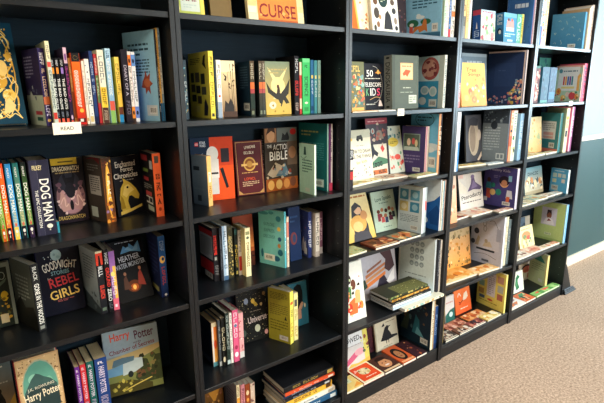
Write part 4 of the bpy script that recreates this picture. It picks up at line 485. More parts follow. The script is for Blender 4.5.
["S",3,0,1.4686,.023,1.942,13.5,.0,.008,.2155,.3006,"6fa8c8","e9dcc0","paperback_book","light blue back cover with orange fox and green bushes, top shelf of middle case",[["R",0,0,1,1,"8cc4e4"],["R",0,0,1,.09,"3a6a8a"],["L",.22,.5,.88,.86,7,"2c5a78"],["E",.45,.36,.12,.03,"dfe8ea"],["E",.4,.39,.06,.03,"dfe8ea"],["E",.25,.26,.16,.07,"2f6a50"],["E",.6,.28,.14,.05,"2f6a50"],["P",[.24,.08,.3,.2,.5,.22,.56,.34,.62,.3,.66,.1,.58,.14,.44,.1,.4,.16],"c87840"],["R",.16,.1,.26,.22,"d05a4a"],["E",.22,.24,.06,.03,"f0e8e0"],["R",.77,.1,.93,.24,"d8dcd8"],["B",.79,.12,.91,.22]],[["R",0,0,1,1,"8ab4c8"]],"",0],
["S",3,0,1.4769,.012,1.942,.0,.0,.0205,.191,.2764,"b8ccb0","e9dcc0","paperback_book","pale green spine first of four thin spines at right, top shelf of middle case",[],[["R",0,0,1,1,"bcd0b4"],["V",.1,.8,1,"5a7a60"]],"",0],
["S",3,0,1.4972,.012,1.942,.0,.0,.0199,.2,.2791,"e8dcc0","e9dcc0","paperback_book","cream spine second of four thin spines at right, top shelf of middle case",[],[["R",0,0,1,1,"e8dcc4"],["V",.1,.8,1,"a09078"]],"",0],
["S",3,0,1.5196,.012,1.942,.0,.0,.0168,.2,.2576,"6a5a90","e9dcc0","paperback_book","blue spine with red foot third of four thin spines, top shelf of middle case",[],[["R",0,0,1,1,"3a6a9a"],["R",0,0,1,.16,"c83a40"],["V",.2,.8,1,"d8d8e8"]],"",0],
["S",3,0,1.5389,.012,1.942,.0,.0,.0288,.2,.2604,"e8e0d0","e9dcc0","paperback_book","white spine with heavy black lettering last before panel, top shelf of middle case",[],[["R",0,0,1,1,"e8e2d4"],["V",.04,.9,1,"1c1c20"],["R",0,.4,1,.5,"c87a40"]],"",0],
["F",3,1,.8815,.06,1.571,.0,5.0,.012,.0923,.2344,"6a6a40","e9dcc0","paperback_book","olive cover crowded with small colourful creatures, second shelf of middle case",[["R",0,0,1,1,"6a6c48"],["W",4,.4,.86,.7,.12,"e8c068",0],["S",.05,.08,.95,.76,46,.05,.12,["e89a40","8ab0a0","d85a3c","e8d090","4a7068","b87848","6a90a8"]],["R",.05,.02,.9,.08,"e8a850"]],[],"front",0],
["F",3,1,1.021,.12,1.571,.0,5.0,.02,.1439,.2318,"1b1c22","e9dcc0","paperback_book","black cover with white and multicolour stargazing title, second shelf of middle case",[["R",0,0,1,1,"1a1b22"],["O",.5,.55,.46,.4,.012,"c8c8c0"],["R",.04,.1,.5,.96,"1a1b22"],["T","50",.34,.79,.32,.14,"f0eee8",0],["P",[.6,.8,.75,.85,.92,.8,.78,.78],"e8983c"],["E",.76,.82,.06,.05,"f0b860"],["L",.1,.66,.9,.7,1,"e0dcd0"],["T","TELESCOPE",.45,.55,.9,.09,"efece4",0],["T","K",.2,.39,.16,.16,"6aa878",0],["T","I",.36,.39,.06,.16,"e8e4dc",0],["T","D",.52,.39,.18,.16,"d8d8d8",0],["T","S",.74,.39,.16,.16,"e0486a",0],["C",[.3,.22,.6,.28,.85,.26],.02,"c8a068"],["P",[.72,.08,.78,.22,.86,.2,.94,.08],"e8d8d0"],["L",.12,.1,.55,.15,1,"c8c4b8"]],[],"front",0],
["L",3,1,.835,.0,1.571,.0,.0,.005,.055,.165,"e8a860","f0ece0","paperback_book","thin orange booklet lying flat at the left front edge, second shelf of middle case",[["R",0,0,1,1,"e8a860"],["S",.05,.1,.95,.9,12,.03,.06,["c87838","f0d8a0"]]],[],"",0],
["L",3,1,1.005,.0,1.571,.0,.0,.005,.055,.12,"ece8e0","f0ece0","paperback_book","thin white booklet lying flat before the black cover, second shelf of middle case",[["R",0,0,1,1,"ece8e0"]],[],"",0],
["F",3,1,1.1708,.07,1.571,.0,3.0,.055,.2053,.2725,"545c50","e9dcc0","hardback_book","thick olive book with orange label, sticker and grey lettered spine, second shelf of middle case",[["R",0,0,1,1,"555c50"],["R",.0,0,.1,1,"4a5046"],["R",.3,.55,.78,.86,"e8b078"],["R",.32,.57,.76,.84,"e8c090"],["P",[.38,.66,.5,.74,.7,.72,.62,.66,.56,.6,.5,.64,.42,.62],"c85a30"],["L",.36,.78,.72,.82,1,"b8683c"],["L",.4,.38,.7,.42,1,"b0b4a0"],["L",.3,.3,.8,.33,1,"9aa08c"],["R",.62,.1,.92,.26,"c8ccb8"],["L",.64,.12,.9,.24,3,"788070"]],[["R",0,0,1,1,"868c88"],["T","DINOSAURIA",.5,.5,.62,.74,"2c3230",-90],["E",.5,.95,.25,.02,"2c3230"],["E",.5,.05,.25,.02,"2c3230"]],"front",0],
["S",3,1,1.5288,.03,1.571,-6.0,.0,.019,.2,.282,"d8dcd0","e9dcc0","paperback_book","cyan book with round dinosaur skull picture on back, second shelf of middle case",[["R",0,0,1,1,"3f9ac4"],["R",0,.52,1,1,"c4e4ec"],["R",.82,0,1,1,"c8d8d4"],["E",.48,.76,.34,.22,"a85a58"],["E",.46,.77,.27,.17,"c89888"],["S",.2,.62,.72,.9,14,.03,.07,["8a4448","d8b0a0","7a3a40"]],["E",.3,.34,.17,.09,"d8e4e4"],["E",.62,.32,.15,.1,"d8e4e4"],["E",.22,.13,.15,.08,"d8e4e4"],["E",.3,.34,.12,.06,"a8c8d0"],["E",.62,.32,.1,.07,"b0d0d4"],["R",.48,.02,.78,.17,"c8dce0"],["B",.5,.03,.76,.14]],[["R",0,0,1,1,"dce0d4"],["W",12,.5,.7,.6,.45,"2a6a8a",-90],["V",.08,.4,1,"3a7a98"]],"",0],
["S",3,2,.8382,.02,1.202,.0,.0,.0246,.16,.1936,"222024","e9dcc0","paperback_book","black red white spine touching the left panel, third shelf of middle case",[],[["R",0,0,1,1,"242024"],["R",0,.5,1,.75,"d8d0c8"],["R",0,.25,1,.45,"b8302c"],["V",.78,.98,1,"e8e8e8"]],"",0],
["F",3,2,.9731,.144,1.202,.0,10.0,.012,.1564,.2692,"e9e0c4","e9dcc0","paperback_book","cream drawing guide cover with black lettering, third shelf of middle case",[["R",0,0,1,1,"ebe2c8"],["R",0,.84,1,1,"c8c4ac"],["P",[.34,.8,.38,.88,.6,.9,.66,.82],"3a3a38"],["E",.42,.8,.05,.025,"202020"],["E",.6,.8,.05,.025,"202020"],["E",.1,.82,.06,.03,"e8c050"],["L",.3,.68,.7,.7,1,"6a6a60"],["T","HOW TO DRAW",.5,.58,.94,.07,"2a2826",0],["T","ALL THE THINGS",.5,.48,.94,.06,"2a2826",0],["T","for kids",.5,.37,.5,.06,"c8a058",6],["S",.06,.05,.94,.3,16,.015,.03,["3a3a38","c8a058","7a98a0","8a6a50"]]],[],"front",0],
["F",3,2,1.1378,.19,1.202,.0,8.0,.012,.168,.3207,"3a2830","e9dcc0","paperback_book","tall comic book with red header and dark running figure, third shelf of middle case",[["R",0,0,1,1,"3a3038"],["R",0,.9,1,1,"8a2a38"],["L",.1,.93,.9,.96,1,"d8a0a0"],["E",.1,.78,.08,.05,"c8c8b8"],["E",.3,.78,.08,.05,"a8b0a8"],["P",[.4,.62,.5,.8,.7,.78,.8,.64],"8a7a6a"],["R",0,0,.9,.55,"d8d0bc"],["P",[.2,.3,.15,.5,.26,.56,.34,.46,.5,.4,.44,.34,.3,.38],"20202a"],["E",.2,.55,.08,.05,"181820"],["P",[.6,.48,.7,.54,.8,.46,.7,.4],"c84038"],["P",[.1,.22,.5,.34,.9,.28,.9,.2,.2,.16],"4a7a5a"],["W",4,.42,.2,.5,.08,"1a1a20",6],["R",.1,.03,.86,.11,"c86a30"],["W",7,.5,.07,.6,.06,"2a1818",6],["S",.1,.55,.9,.9,18,.03,.07,["c8b098","5a3a48","a85a4a"]]],[],"front",0],
["F",3,2,1.3067,.19,1.202,.0,12.0,.012,.1235,.2709,"d4d8c8","e9dcc0","paperback_book","pale cover with small flowers and yellow title blob, third shelf of middle case",[["R",0,0,1,1,"d0d6c8"],["E",.4,.66,.36,.1,"d8c050"],["L",.2,.62,.65,.68,2,"3a3a28"],["S",.05,.75,.95,.97,14,.04,.09,["5a8a90","a8c0b8","3a6a70"]],["S",.05,.05,.95,.5,22,.04,.09,["d86a58","e8a090","6a9a78","f0e8d0","c83a48"]],["E",.6,.34,.2,.06,"d85a50"]],[],"front",0],
["S",3,2,1.4629,.079,1.202,12.0,.0,.042,.15,.2678,"ead0c4","e9dcc0","paperback_book","purple book with framed picture on its back, third shelf of middle case",[["R",0,0,1,1,"4a3f72"],["R",.06,.48,.78,.84,"8aa098"],["R",.1,.54,.74,.82,"5a6a60"],["E",.3,.66,.08,.08,"e8d0b8"],["E",.5,.68,.07,.07,"c85a58"],["E",.62,.64,.06,.08,"d8c8a0"],["P",[.08,.48,.76,.48,.7,.56,.12,.56],"b8c8c0"],["L",.1,.2,.8,.4,3,"8078a0"],["R",.5,.03,.82,.12,"c8ccd0"],["B",.54,.04,.8,.11]],[["R",0,0,1,1,"ecd8cc"],["R",0,0,.4,1,"c88a9a"]],"",0],
["S",3,2,1.5089,.03,1.202,.0,.0,.03,.2,.3374,"c88858","e9dcc0","paperback_book","large sky blue book with tan spine and cloud, third shelf of middle case",[["G",0,0,1,1,"7cc4e0","64b4dc"],["O",.5,.9,.34,.12,.02,"1a3a50"],["L",.24,.86,.76,.96,2,"1c3c54"],["E",.8,.45,.3,.06,"c8dce0"],["E",.7,.4,.2,.05,"d8e4e4"],["R",.7,.1,.95,.28,"d0dcdc"],["B",.72,.12,.93,.26]],[["R",0,0,1,1,"d09060"],["R",.6,0,1,1,"2a2c34"],["V",.3,.8,1,"f0e0c8"]],"",0],
["L",3,2,.8713,.0452,1.202,8.8088,.0,.01,.058,.2651,"ece4cc","efe6d2","paperback_book","cream picture book lying flat at the left front edge, third shelf of middle case",[["R",0,0,1,1,"e8dcb0"],["S",.05,.1,.95,.9,22,.03,.08,["d8b868","c8a050","f4ecd0","a8a060"]]],[],"",0],
["L",3,2,1.134,.0812,1.202,-2.5181,.0,.008,.09,.1914,"e8dcc8","efe6d2","paperback_book","thin flat booklet with pinkish cover in the front middle, third shelf of middle case",[["R",0,0,1,1,"d8c0a8"],["S",.05,.1,.95,.9,24,.03,.08,["b87858","e8d8c0","8a7060","d89878"]]],[],"",0],
["L",3,2,1.3246,.013,1.202,2.3147,.0,.01,.06,.1834,"d8d8c0","efe6d2","paperback_book","flat green and white picture book at right front edge, third shelf of middle case",[["R",0,0,1,1,"a8b080"],["S",.05,.1,.95,.9,24,.03,.08,["5a8a50","d8c890","7a9aa8","c8644a"]]],[],"",0],
["F",3,3,.955,.15,.862,.0,21.9966,.012,.2113,.2623,"e8cf8c","e9dcc0","paperback_book","cream yellow cover of dark haired girl hugging a bear, fourth shelf of middle case",[["G",0,0,1,1,"e0b850","ead8a4"],["L",.06,.89,.94,.97,1,"b06a30"],["P",[.28,.02,.3,.5,.38,.74,.54,.82,.7,.72,.74,.5,.82,.3,.8,.02],"2a2428"],["E",.56,.64,.13,.09,"e0b088"],["P",[.4,.62,.44,.76,.6,.78,.72,.68,.6,.71],"2a2428"],["E",.5,.36,.28,.18,"dba24c"],["E",.74,.52,.12,.1,"c88a50"],["E",.46,.3,.17,.11,"ecc078"],["P",[.2,.0,.26,.16,.5,.2,.8,.16,.86,0],"3c3438"]],[],"front",0],
["F",3,3,1.2149,.2,.862,.0,14.9983,.012,.1901,.2366,"b8d0bc","e9dcc0","paperback_book","pale mint cover with a group of small children, fourth shelf of middle case",[["R",0,0,1,1,"bcd2c0"],["T","Love Speaks",.5,.8,.7,.13,"2c5a50",4],["L",.3,.68,.7,.72,1,"4a7060"],["E",.22,.5,.07,.05,"6a3a28"],["E",.38,.53,.07,.05,"b07850"],["E",.55,.5,.07,.05,"4a2c20"],["E",.7,.54,.07,.05,"8a5038"],["E",.84,.5,.07,.05,"c8906a"],["E",.3,.4,.07,.05,"8a4a30"],["E",.5,.38,.07,.05,"a8684a"],["E",.72,.4,.07,.05,"3a2420"],["P",[.16,.26,.16,.45,.28,.45,.28,.26],"8a3848"],["P",[.3,.22,.32,.36,.44,.36,.46,.22],"c85a58"],["P",[.46,.2,.48,.34,.6,.34,.6,.2],"3a4a68"],["P",[.64,.24,.64,.36,.8,.36,.82,.24],"5a2c40"],["P",[.8,.3,.8,.45,.92,.45,.92,.3],"2c3038"],["L",.35,.08,.7,.12,1,"5a8070"]],[],"front",0],
["S",3,3,1.4158,.04,.862,9.0,.0,.045,.16,.2689,"d8dcd8","e9dcc0","paperback_book","white back cover with grid of four blue drawings, fourth shelf of middle case",[["R",0,0,1,1,"c4d4dc"],["R",.06,.7,.42,.93,"4a8cab"],["R",.5,.7,.88,.93,"5a98b4"],["R",.06,.44,.42,.66,"d0c080"],["R",.5,.44,.88,.66,"3a84a8"],["E",.24,.82,.1,.07,"a8ccd8"],["E",.7,.82,.12,.07,"98c0d0"],["E",.24,.55,.12,.07,"e8e0c0"],["E",.7,.55,.12,.07,"90bcd0"],["L",.1,.2,.85,.38,5,"7a8c98"],["B",.55,.05,.85,.14]],[["R",0,0,1,1,"e4e8e4"],["R",.5,0,1,1,"a8b0b0"],["R",.6,.5,1,.7,"c86a60"]],"",0],
["S",3,3,1.5394,.015,.862,.0,.0,.0102,.2,.3047,"1f5aa0","e9dcc0","paperback_book","blue and white cover with clouds behind the pale spines, fourth shelf of middle case",[["R",0,0,1,1,"2560a6"],["P",[0,1,1,1,1,.7,.8,.58,.5,.5,.3,.55,.1,.5,0,.4],"d4e0e4"],["E",.2,.2,.2,.1,"dce6ea"],["E",.4,.16,.2,.08,"dce6ea"],["E",.06,.14,.12,.07,"e4ecee"],["P",[.6,.3,.9,.5,1,.4,1,.1,.7,.1],"1c4a88"]],[["R",0,0,1,1,"d8dcdc"]],"",0],
["S",3,3,1.5494,.01,.862,.0,.0,.0107,.18,.2985,"e4e0d0","e9dcc0","paperback_book","cream spine first of three at the right panel, fourth shelf of middle case",[],[["R",0,0,1,1,"e4e0d0"],["V",.2,.8,1,"9aa098"]],"",0],
["S",3,3,1.56,.01,.862,.0,.0,.0101,.18,.2968,"5f9ab0","e9dcc0","paperback_book","teal blue spine second of three at the right panel, fourth shelf of middle case",[],[["R",0,0,1,1,"64a0b4"],["V",.2,.8,1,"d8e8ec"]],"",0],
["S",3,3,1.5697,.01,.862,.0,.0,.0108,.18,.3008,"e0c0b4","e9dcc0","paperback_book","pale pink spine third of three at the right panel, fourth shelf of middle case",[],[["R",0,0,1,1,"e0c4b8"],["V",.2,.8,1,"a87870"]],"",0],
["L",3,3,.8242,.0021,.862,2.5204,.0,.009,.1,.1308,"c8c8a0","efe6d2","paperback_book","flat book with pale green map cover at left front, fourth shelf of middle case",[["R",0,0,1,1,"b8bc88"],["S",.05,.1,.95,.9,26,.03,.08,["8a9a60","d8d8b0","c8a868","6a8a78"]]],[],"",0],
["L",3,3,1.0078,-0.0032,.862,.0,.0,.012,.12,.1834,"7a4030","efe6d2","paperback_book","brown flat book with warm painted faces on cover, fourth shelf of middle case",[["R",0,0,1,1,"6a3a28"],["S",.05,.1,.95,.9,22,.05,.12,["c88850","e0b080","8a4a30","4a2418","b0603a"]],["R",.05,.06,.95,.16,"e0c8a0"]],[],"",0],
["L",3,3,1.1942,.0069,.862,1.1196,.0,.011,.12,.1852,"2c3238","efe6d2","paperback_book","dark flat book with orange artwork before the blue grid, fourth shelf of middle case",[["R",0,0,1,1,"343a38"],["R",.06,.1,.94,.9,"8a8468"],["S",.1,.15,.9,.85,22,.05,.12,["d8984a","e8c890","c8703c","5a5a40"]]],[],"",0],
["F",3,4,.8662,.06,.456,.0,10.0,.014,.1494,.3218,"e9e4d6","e9dcc0","paperback_book","white cover with playful orange children artwork, fifth shelf of middle case",[["R",0,0,1,1,"eae6da"],["E",.3,.72,.12,.08,"3a2820"],["E",.5,.62,.12,.09,"6a3a28"],["P",[.1,.4,.2,.6,.4,.6,.36,.4],"4a7a4a"],["P",[.2,.12,.24,.34,.5,.4,.66,.3,.6,.12],"e07038"],["E",.66,.44,.12,.08,"d8a070"],["E",.24,.24,.14,.08,"d83c28"],["P",[.5,.3,.6,.52,.8,.5,.78,.28],"e8b070"],["E",.82,.24,.09,.07,"e88a40"],["E",.16,.4,.1,.06,"c85030"],["S",.1,.1,.9,.75,16,.03,.07,["3a2c24","e89a58","c8d0a0","d85a38"]]],[],"front",0],
["F",3,4,1.1052,.2,.456,.0,8.0,.014,.3085,.2713,"b8b0b4","e9dcc0","paperback_book","grey cover with stacked brown slabs and standing dark figure, fifth shelf of middle case",[["R",0,0,1,1,"b4b0b8"],["P",[.16,.56,.7,.74,.7,.68,.16,.48],"b87048"],["P",[.16,.46,.7,.64,.7,.58,.16,.38],"c88858"],["P",[.16,.36,.7,.54,.7,.46,.16,.26],"d8783c"],["P",[.2,.66,.62,.82,.6,.76,.2,.6],"8a5a48"],["P",[0,.2,.04,.44,.14,.48,.2,.3],"2c3c30"],["P",[.58,.98,.66,1,.88,1,.96,.6,.8,.5,.68,.6,.72,.8],"4a3034"],["P",[.4,.1,.52,.4,.66,.46,.8,.2,.84,.05],"302a38"],["P",[.72,.3,.8,.2,.94,.3,.96,.6],"e0dcdc"]],[],"front",0],
["S",3,4,1.5277,.021,.4728,11.5,.0,.02,.241,.3343,"c0d0d4","e9dcc0","paperback_book","large pale grey cover with rows of sketched heads, fifth shelf of middle case",[["R",0,0,1,1,"d8e8ea"],["R",0,.0,.05,1,"e8ecea"],["E",.38,.86,.06,.05,"8fa2a8"],["E",.38,.73,.06,.05,"8fa2a8"],["E",.38,.6,.06,.05,"8fa2a8"],["E",.38,.47,.06,.05,"8fa2a8"],["E",.52,.86,.06,.05,"8fa2a8"],["E",.52,.73,.06,.05,"8fa2a8"],["E",.52,.6,.06,.05,"8fa2a8"],["E",.52,.47,.06,.05,"8fa2a8"],["E",.66,.86,.06,.05,"8fa2a8"],["E",.66,.73,.06,.05,"8fa2a8"],["E",.66,.6,.06,.05,"8fa2a8"],["E",.66,.47,.06,.05,"8fa2a8"],["E",.38,.85,.035,.025,"b4c4c8"],["E",.38,.72,.035,.025,"b4c4c8"],["E",.38,.59,.035,.025,"b4c4c8"],["E",.38,.45999999999999996,.035,.025,"b4c4c8"],["E",.52,.85,.035,.025,"b4c4c8"],["E",.52,.72,.035,.025,"b4c4c8"],["E",.52,.59,.035,.025,"b4c4c8"],["E",.52,.45999999999999996,.035,.025,"b4c4c8"],["E",.66,.85,.035,.025,"b4c4c8"],["E",.66,.72,.035,.025,"b4c4c8"],["E",.66,.59,.035,.025,"b4c4c8"],["E",.66,.45999999999999996,.035,.025,"b4c4c8"],["L",.2,.24,.8,.28,1,"94a8ac"],["L",.3,.16,.7,.2,1,"a0b0b4"]],[["R",0,0,1,1,"d0dadc"]],"",0],
["S",3,4,1.5485,.01,.4728,.0,.0,.0165,.152,.3329,"3a3c44","e9dcc0","paperback_book","dark thin spine between pale cover and right panel, fifth shelf of middle case",[],[["R",0,0,1,1,"34363e"],["V",.3,.8,1,"a8a8a8"]],"",0],
["S",3,4,1.5648,.01,.4728,.0,.0,.0157,.17,.3283,"e0d8cc","e9dcc0","paperback_book","cream thin spine nearest the right panel, fifth shelf of middle case",[],[["R",0,0,1,1,"e0d8cc"],["V",.3,.8,1,"8a7a70"]],"",0],
["L",3,4,1.225,-0.03,.456,.0,.0,.016,.215,.345,"e6dcc0","d8dce0","paperback_book","long cream book with patterned spine at stack bottom, fifth shelf of middle case",[["R",0,0,1,1,"d8d4c0"]],[["R",0,0,1,1,"ece2c4"],["S",.02,.1,.98,.9,26,.012,.03,["b8a878","8ab0a8","d8a068","6a7a70"]]],"",1],
["L",3,4,1.16,.0,.4726,.0,.0,.012,.18,.33,"b8c8d8","d8dce0","paperback_book","pale blue book second from bottom of the flat stack, fifth shelf of middle case",[["R",0,0,1,1,"a8bccc"]],[["R",0,0,1,1,"bcccdc"]],"",1],
["L",3,4,1.165,.006,.4852,.0,.0,.012,.175,.325,"e0e4e4","d8dce0","paperback_book","white book third from bottom of the flat stack, fifth shelf of middle case",[["R",0,0,1,1,"d8dce0"]],[["R",0,0,1,1,"e4e6e6"]],"",1],
["L",3,4,1.155,.01,.4978,.0,.0,.012,.17,.34,"24262a","d8dce0","paperback_book","black book in the middle of the flat stack, fifth shelf of middle case",[["R",0,0,1,1,"1c1e22"]],[["R",0,0,1,1,"26282c"],["L",.1,.2,.8,.8,1,"c8c0a0"]],"",1],
["L",3,4,1.17,.02,.5104,.0,.0,.012,.16,.324,"c89038","d8dce0","paperback_book","gold spined book second from the flat stack top, fifth shelf of middle case",[["R",0,0,1,1,"3a3828"]],[["R",0,0,1,1,"c8903c"],["S",.02,.1,.98,.9,20,.015,.03,["5a3a20","e8c070","8a5a28"]]],"",1],
["L",3,4,1.15,.03,.523,.0,.0,.014,.15,.34,"5a5c38","d8dce0","paperback_book","olive speckled book on top of the flat stack, fifth shelf of middle case",[["R",0,0,1,1,"34382c"],["R",0,.0,.7,.7,"6a6c40"],["S",.02,.05,.7,.68,60,.008,.02,["c8c088","3a3c28","8a8c50","e0d8a0"]]],[["R",0,0,1,1,"3a3c28"],["S",.02,.1,.98,.9,16,.015,.03,["c8b060","7a8a50"]]],"",1],
["F",3,5,.9548,.15,.09,.0,12.0,.012,.189,.2044,"d8d0cc","e9dcc0","paperback_book","pale cover with big dark word and pink painted figure, bottom shelf of middle case",[["R",0,0,1,1,"cfc8c4"],["R",.0,.64,1,1,"d8d8d8"],["T","OWED-",.4,.82,.66,.15,"2a2a30",3],["L",.1,.62,.7,.66,1,"8a7a80"],["R",.8,.1,1,1,"d8c860"],["P",[0,.1,.1,.3,.4,.44,.7,.5,.6,.34,.3,.2],"c85a78"],["P",[0,0,1,0,1,.16,.5,.1,.2,.14],"e8b050"],["E",.6,.4,.2,.1,"e8a0a8"],["S",.7,.3,1,.9,10,.03,.06,["8a4a3c","e0d890","5a6a50"]]],[],"front",0],
["F",3,5,1.1827,.213,.09,.0,8.0,.012,.0772,.1592,"4a1f28","e9dcc0","paperback_book","dark maroon cover standing behind between two pale covers, bottom shelf of middle case",[["R",0,0,1,1,"4a222a"],["S",.1,.1,.9,.9,8,.05,.12,["7a3a3c","2c1820"]]],[],"front",0],
["F",3,5,1.2395,.19,.09,.0,11.2,.012,.198,.1821,"d8d0b8","e9dcc0","paperback_book","cream cover with one black crow standing in profile, bottom shelf of middle case",[["R",0,0,1,1,"d6d0ba"],["R",0,0,.04,1,"b8b098"],["P",[.2,.3,.28,.42,.38,.62,.44,.72,.54,.78,.62,.74,.72,.74,.62,.7,.58,.62,.66,.5,.7,.4,.96,.36,.98,.3,.7,.28,.5,.26],"22242a"],["R",.44,.16,.47,.28,"3a3430"],["R",.54,.16,.57,.28,"3a3430"],["L",.3,.06,.7,.1,1,"8a8470"],["P",[.3,.78,.4,.9,.44,.78],"22242a"],["L",.5,.86,.9,.92,1,"8a8470"]],[],"front",0],
["S",3,5,1.5195,.01,.09,.0,.0,.0314,.245,.3304,"e6dcc4","e9dcc0","paperback_book","dark navy night scene book with cream spine, bottom shelf of middle case",[["G",0,0,1,1,"18303f","1a2436"],["P",[0,.2,.2,.6,.3,.5,.24,.2],"3a4a40"],["P",[.4,.2,.5,.6,.62,.5,.66,.2],"2a6a7a"],["P",[.5,.2,.56,.36,.66,.3,.8,.18],"5a98a8"],["R",.68,.06,.92,.18,"c8ccc8"],["B",.7,.07,.9,.16],["S",.05,.3,.95,.95,24,.02,.05,["3a4a5a","6a5038","24404e","4a6a70"]],["P",[.08,.6,.14,.8,.22,.7],"6a4030"]],[["R",0,0,1,1,"e8dcc4"],["R",.6,0,1,1,"a88a60"],["V",.3,.8,1,"8a7858"]],"",0],
["S",3,5,1.5505,.01,.09,.0,.0,.03,.18,.2866,"23477e","e9dcc0","paperback_book","blue spine touching the right panel, bottom shelf of middle case",[],[["R",0,0,1,1,"264a82"],["V",.3,.8,1,"8aa8d0"],["R",0,0,1,.12,"1c3460"]],"",0],
["L",3,5,.8198,-0.0033,.09,.0236,.0,.012,.11,.1227,"e8d090","efe6d2","paperback_book","yellow and white flat book half hidden by left panel, bottom shelf of middle case",[["R",0,0,1,1,"e8c878"],["R",.0,.5,.7,1,"d8d8b0"],["P",[.2,.6,.5,.8,.6,.64],"4a7a7a"],["P",[.5,.1,.9,.4,1,.1],"e89a40"]],[],"",0],
["L",3,5,.9457,-0.0021,.09,.0,.0,.014,.152,.1619,"d8482c","efe6d2","paperback_book","red orange flat book with white swirling emblem, bottom shelf of middle case",[["R",0,0,1,1,"e8dcb8"],["R",.07,.07,.93,.93,"d8451f"],["R",.12,.12,.88,.88,"e04c24"],["E",.5,.56,.24,.2,"d8c898"],["S",.3,.4,.7,.74,16,.03,.06,["5a5a48","e8d8b0","c8a868","3a3a30"]],["L",.3,.18,.8,.26,1,"f4dcc8"],["P",[.1,.6,.2,.8,.3,.7],"f0b0a0"]],[],"",0],
["L",3,5,1.1111,-0.004,.09,.0,.0,.013,.152,.1449,"5a3428","efe6d2","paperback_book","brown flat book with smiling face portrait, bottom shelf of middle case",[["R",0,0,1,1,"4a2c24"],["E",.5,.5,.3,.3,"c88a60"],["P",[.2,.5,.24,.84,.5,.94,.76,.84,.8,.5,.7,.7,.3,.7],"2a1814"],["E",.4,.54,.04,.03,"281410"],["E",.6,.54,.04,.03,"281410"],["E",.5,.36,.12,.04,"e8d8d0"],["R",.06,.04,.94,.14,"d8b890"]],[],"",0],
["L",3,5,1.2633,-0.004,.09,.0,.0,.014,.18,.1119,"c8582c","efe6d2","paperback_book","orange flat book with dark haired portrait, bottom shelf of middle case",[["R",0,0,1,1,"c85a30"],["E",.5,.5,.36,.36,"1c1818"],["E",.5,.48,.22,.24,"b07850"],["E",.42,.52,.03,.02,"1c1010"],["E",.58,.52,.03,.02,"1c1010"],["E",.5,.38,.08,.03,"8a4038"],["R",.05,.04,.95,.13,"e8a070"]],[],"",0],
["L",3,5,1.3849,-0.0022,.09,.0,.0,.012,.18,.0916,"3c2226","efe6d2","paperback_book","dark maroon flat book with warm figures by right side, bottom shelf of middle case",[["R",0,0,1,1,"3c2228"],["S",.06,.1,.94,.9,18,.05,.11,["a85a38","5a3038","d89868","2c1418","7a3c58"]]],[],"",0],
["S",4,0,1.6265,.012,1.942,.0,.0,.0389,.19,.3198,"d8b880","e9dcc0","paperback_book","tan spine with grey foot at left panel, top shelf of fourth case",[],[["R",0,0,1,1,"e0bc80"],["R",0,0,1,.2,"8a8c88"],["R",0,.2,1,.36,"6a6a60"],["V",.42,.9,1,"8a6a40"]],"",0],
["S",4,0,1.6689,.012,1.942,.0,.0,.0197,.19,.2744,"e4c070","e9dcc0","paperback_book","golden spine second from left panel, top shelf of fourth case",[],[["R",0,0,1,1,"e4c078"],["V",.2,.85,1,"6a5a40"]],"",0],
["S",4,0,1.6913,.012,1.942,.0,.0,.0217,.19,.3019,"eee8e4","e9dcc0","paperback_book","white spine left of the small blue box book, top shelf of fourth case",[],[["R",0,0,1,1,"f0eae6"],["R",0,0,.4,1,"e0b0a8"],["V",.3,.8,1,"8a8a90"]],"",0],
["F",4,0,1.8708,.05,1.942,.0,3.0,.055,.1431,.1726,"d8dcc8","e9dcc0","paperback_book","pale flowery cover with dark blue red banded spine, top shelf of fourth case",[["R",0,0,1,1,"d4dcc8"],["R",0,.88,1,1,"a8c0d0"],["L",.1,.9,.9,.97,1,"b05058"],["S",.04,.04,.96,.85,50,.05,.12,["d88a8a","8ab07a","e8d8c8","b85a68","a8c8a0","e8c8b8","6a9a70"]]],[["R",0,0,1,1,"244c86"],["R",0,.84,1,1,"b03848"],["P",[.4,.4,.5,.62,.6,.4],"e8dcd0"],["V",.1,.34,1,"c8d8e8"]],"front",0],
["F",4,0,2.1061,.05,1.942,.0,3.0,.055,.1431,.1755,"2f7aa0","e9dcc0","paperback_book","teal blue cover with pink children and blue spine, top shelf of fourth case",[["G",0,0,1,1,"2a7a98","4a90b8"],["R",0,.86,1,1,"6aa8c0"],["P",[.2,.5,.24,.76,.4,.8,.5,.7,.6,.8,.76,.76,.8,.5],"d89088"],["E",.36,.78,.08,.05,"5a3a38"],["E",.62,.78,.08,.05,"c86a50"],["R",.2,.4,.8,.52,"d8d8d0"],["L",.1,.2,.9,.34,2,"b8dce0"],["R",.3,.06,.7,.12,"c8e0e8"]],[["G",0,0,1,1,"2a6090","4a8ab8"],["E",.5,.4,.28,.1,"1c3450"],["E",.55,.37,.16,.07,"e8ecec"],["V",.6,.95,1,"d8e4ec"]],"front",0],
["S",4,0,2.2491,.055,1.942,.0,.0,.0539,.1,.1789,"5fae98","e9dcc0","paperback_book","mint green spine with curling white letter, top shelf of fourth case",[],[["R",0,0,1,1,"62b098"],["C",[.5,.9,.75,.85,.7,.75,.3,.7,.3,.6,.7,.58],.1,"e8f4f0"],["V",.1,.5,1,"d8ece4"]],"",0],
["S",4,0,2.3027,.058,1.942,.0,.0,.0294,.1,.1835,"ecd868","e9dcc0","paperback_book","lemon yellow spine beside the mint one, top shelf of fourth case",[],[["R",0,0,1,1,"ecdc74"],["R",0,0,.4,1,"c0cc70"],["V",.2,.9,1,"a89838"]],"",0],
["S",4,0,2.3624,.012,1.942,.0,.0,.0074,.178,.3099,"d8a8b0","e9dcc0","paperback_book","pink spine second from right panel, top shelf of fourth case",[],[["R",0,0,1,1,"d8a8b4"],["V",.2,.8,1,"8a5a68"]],"",0],
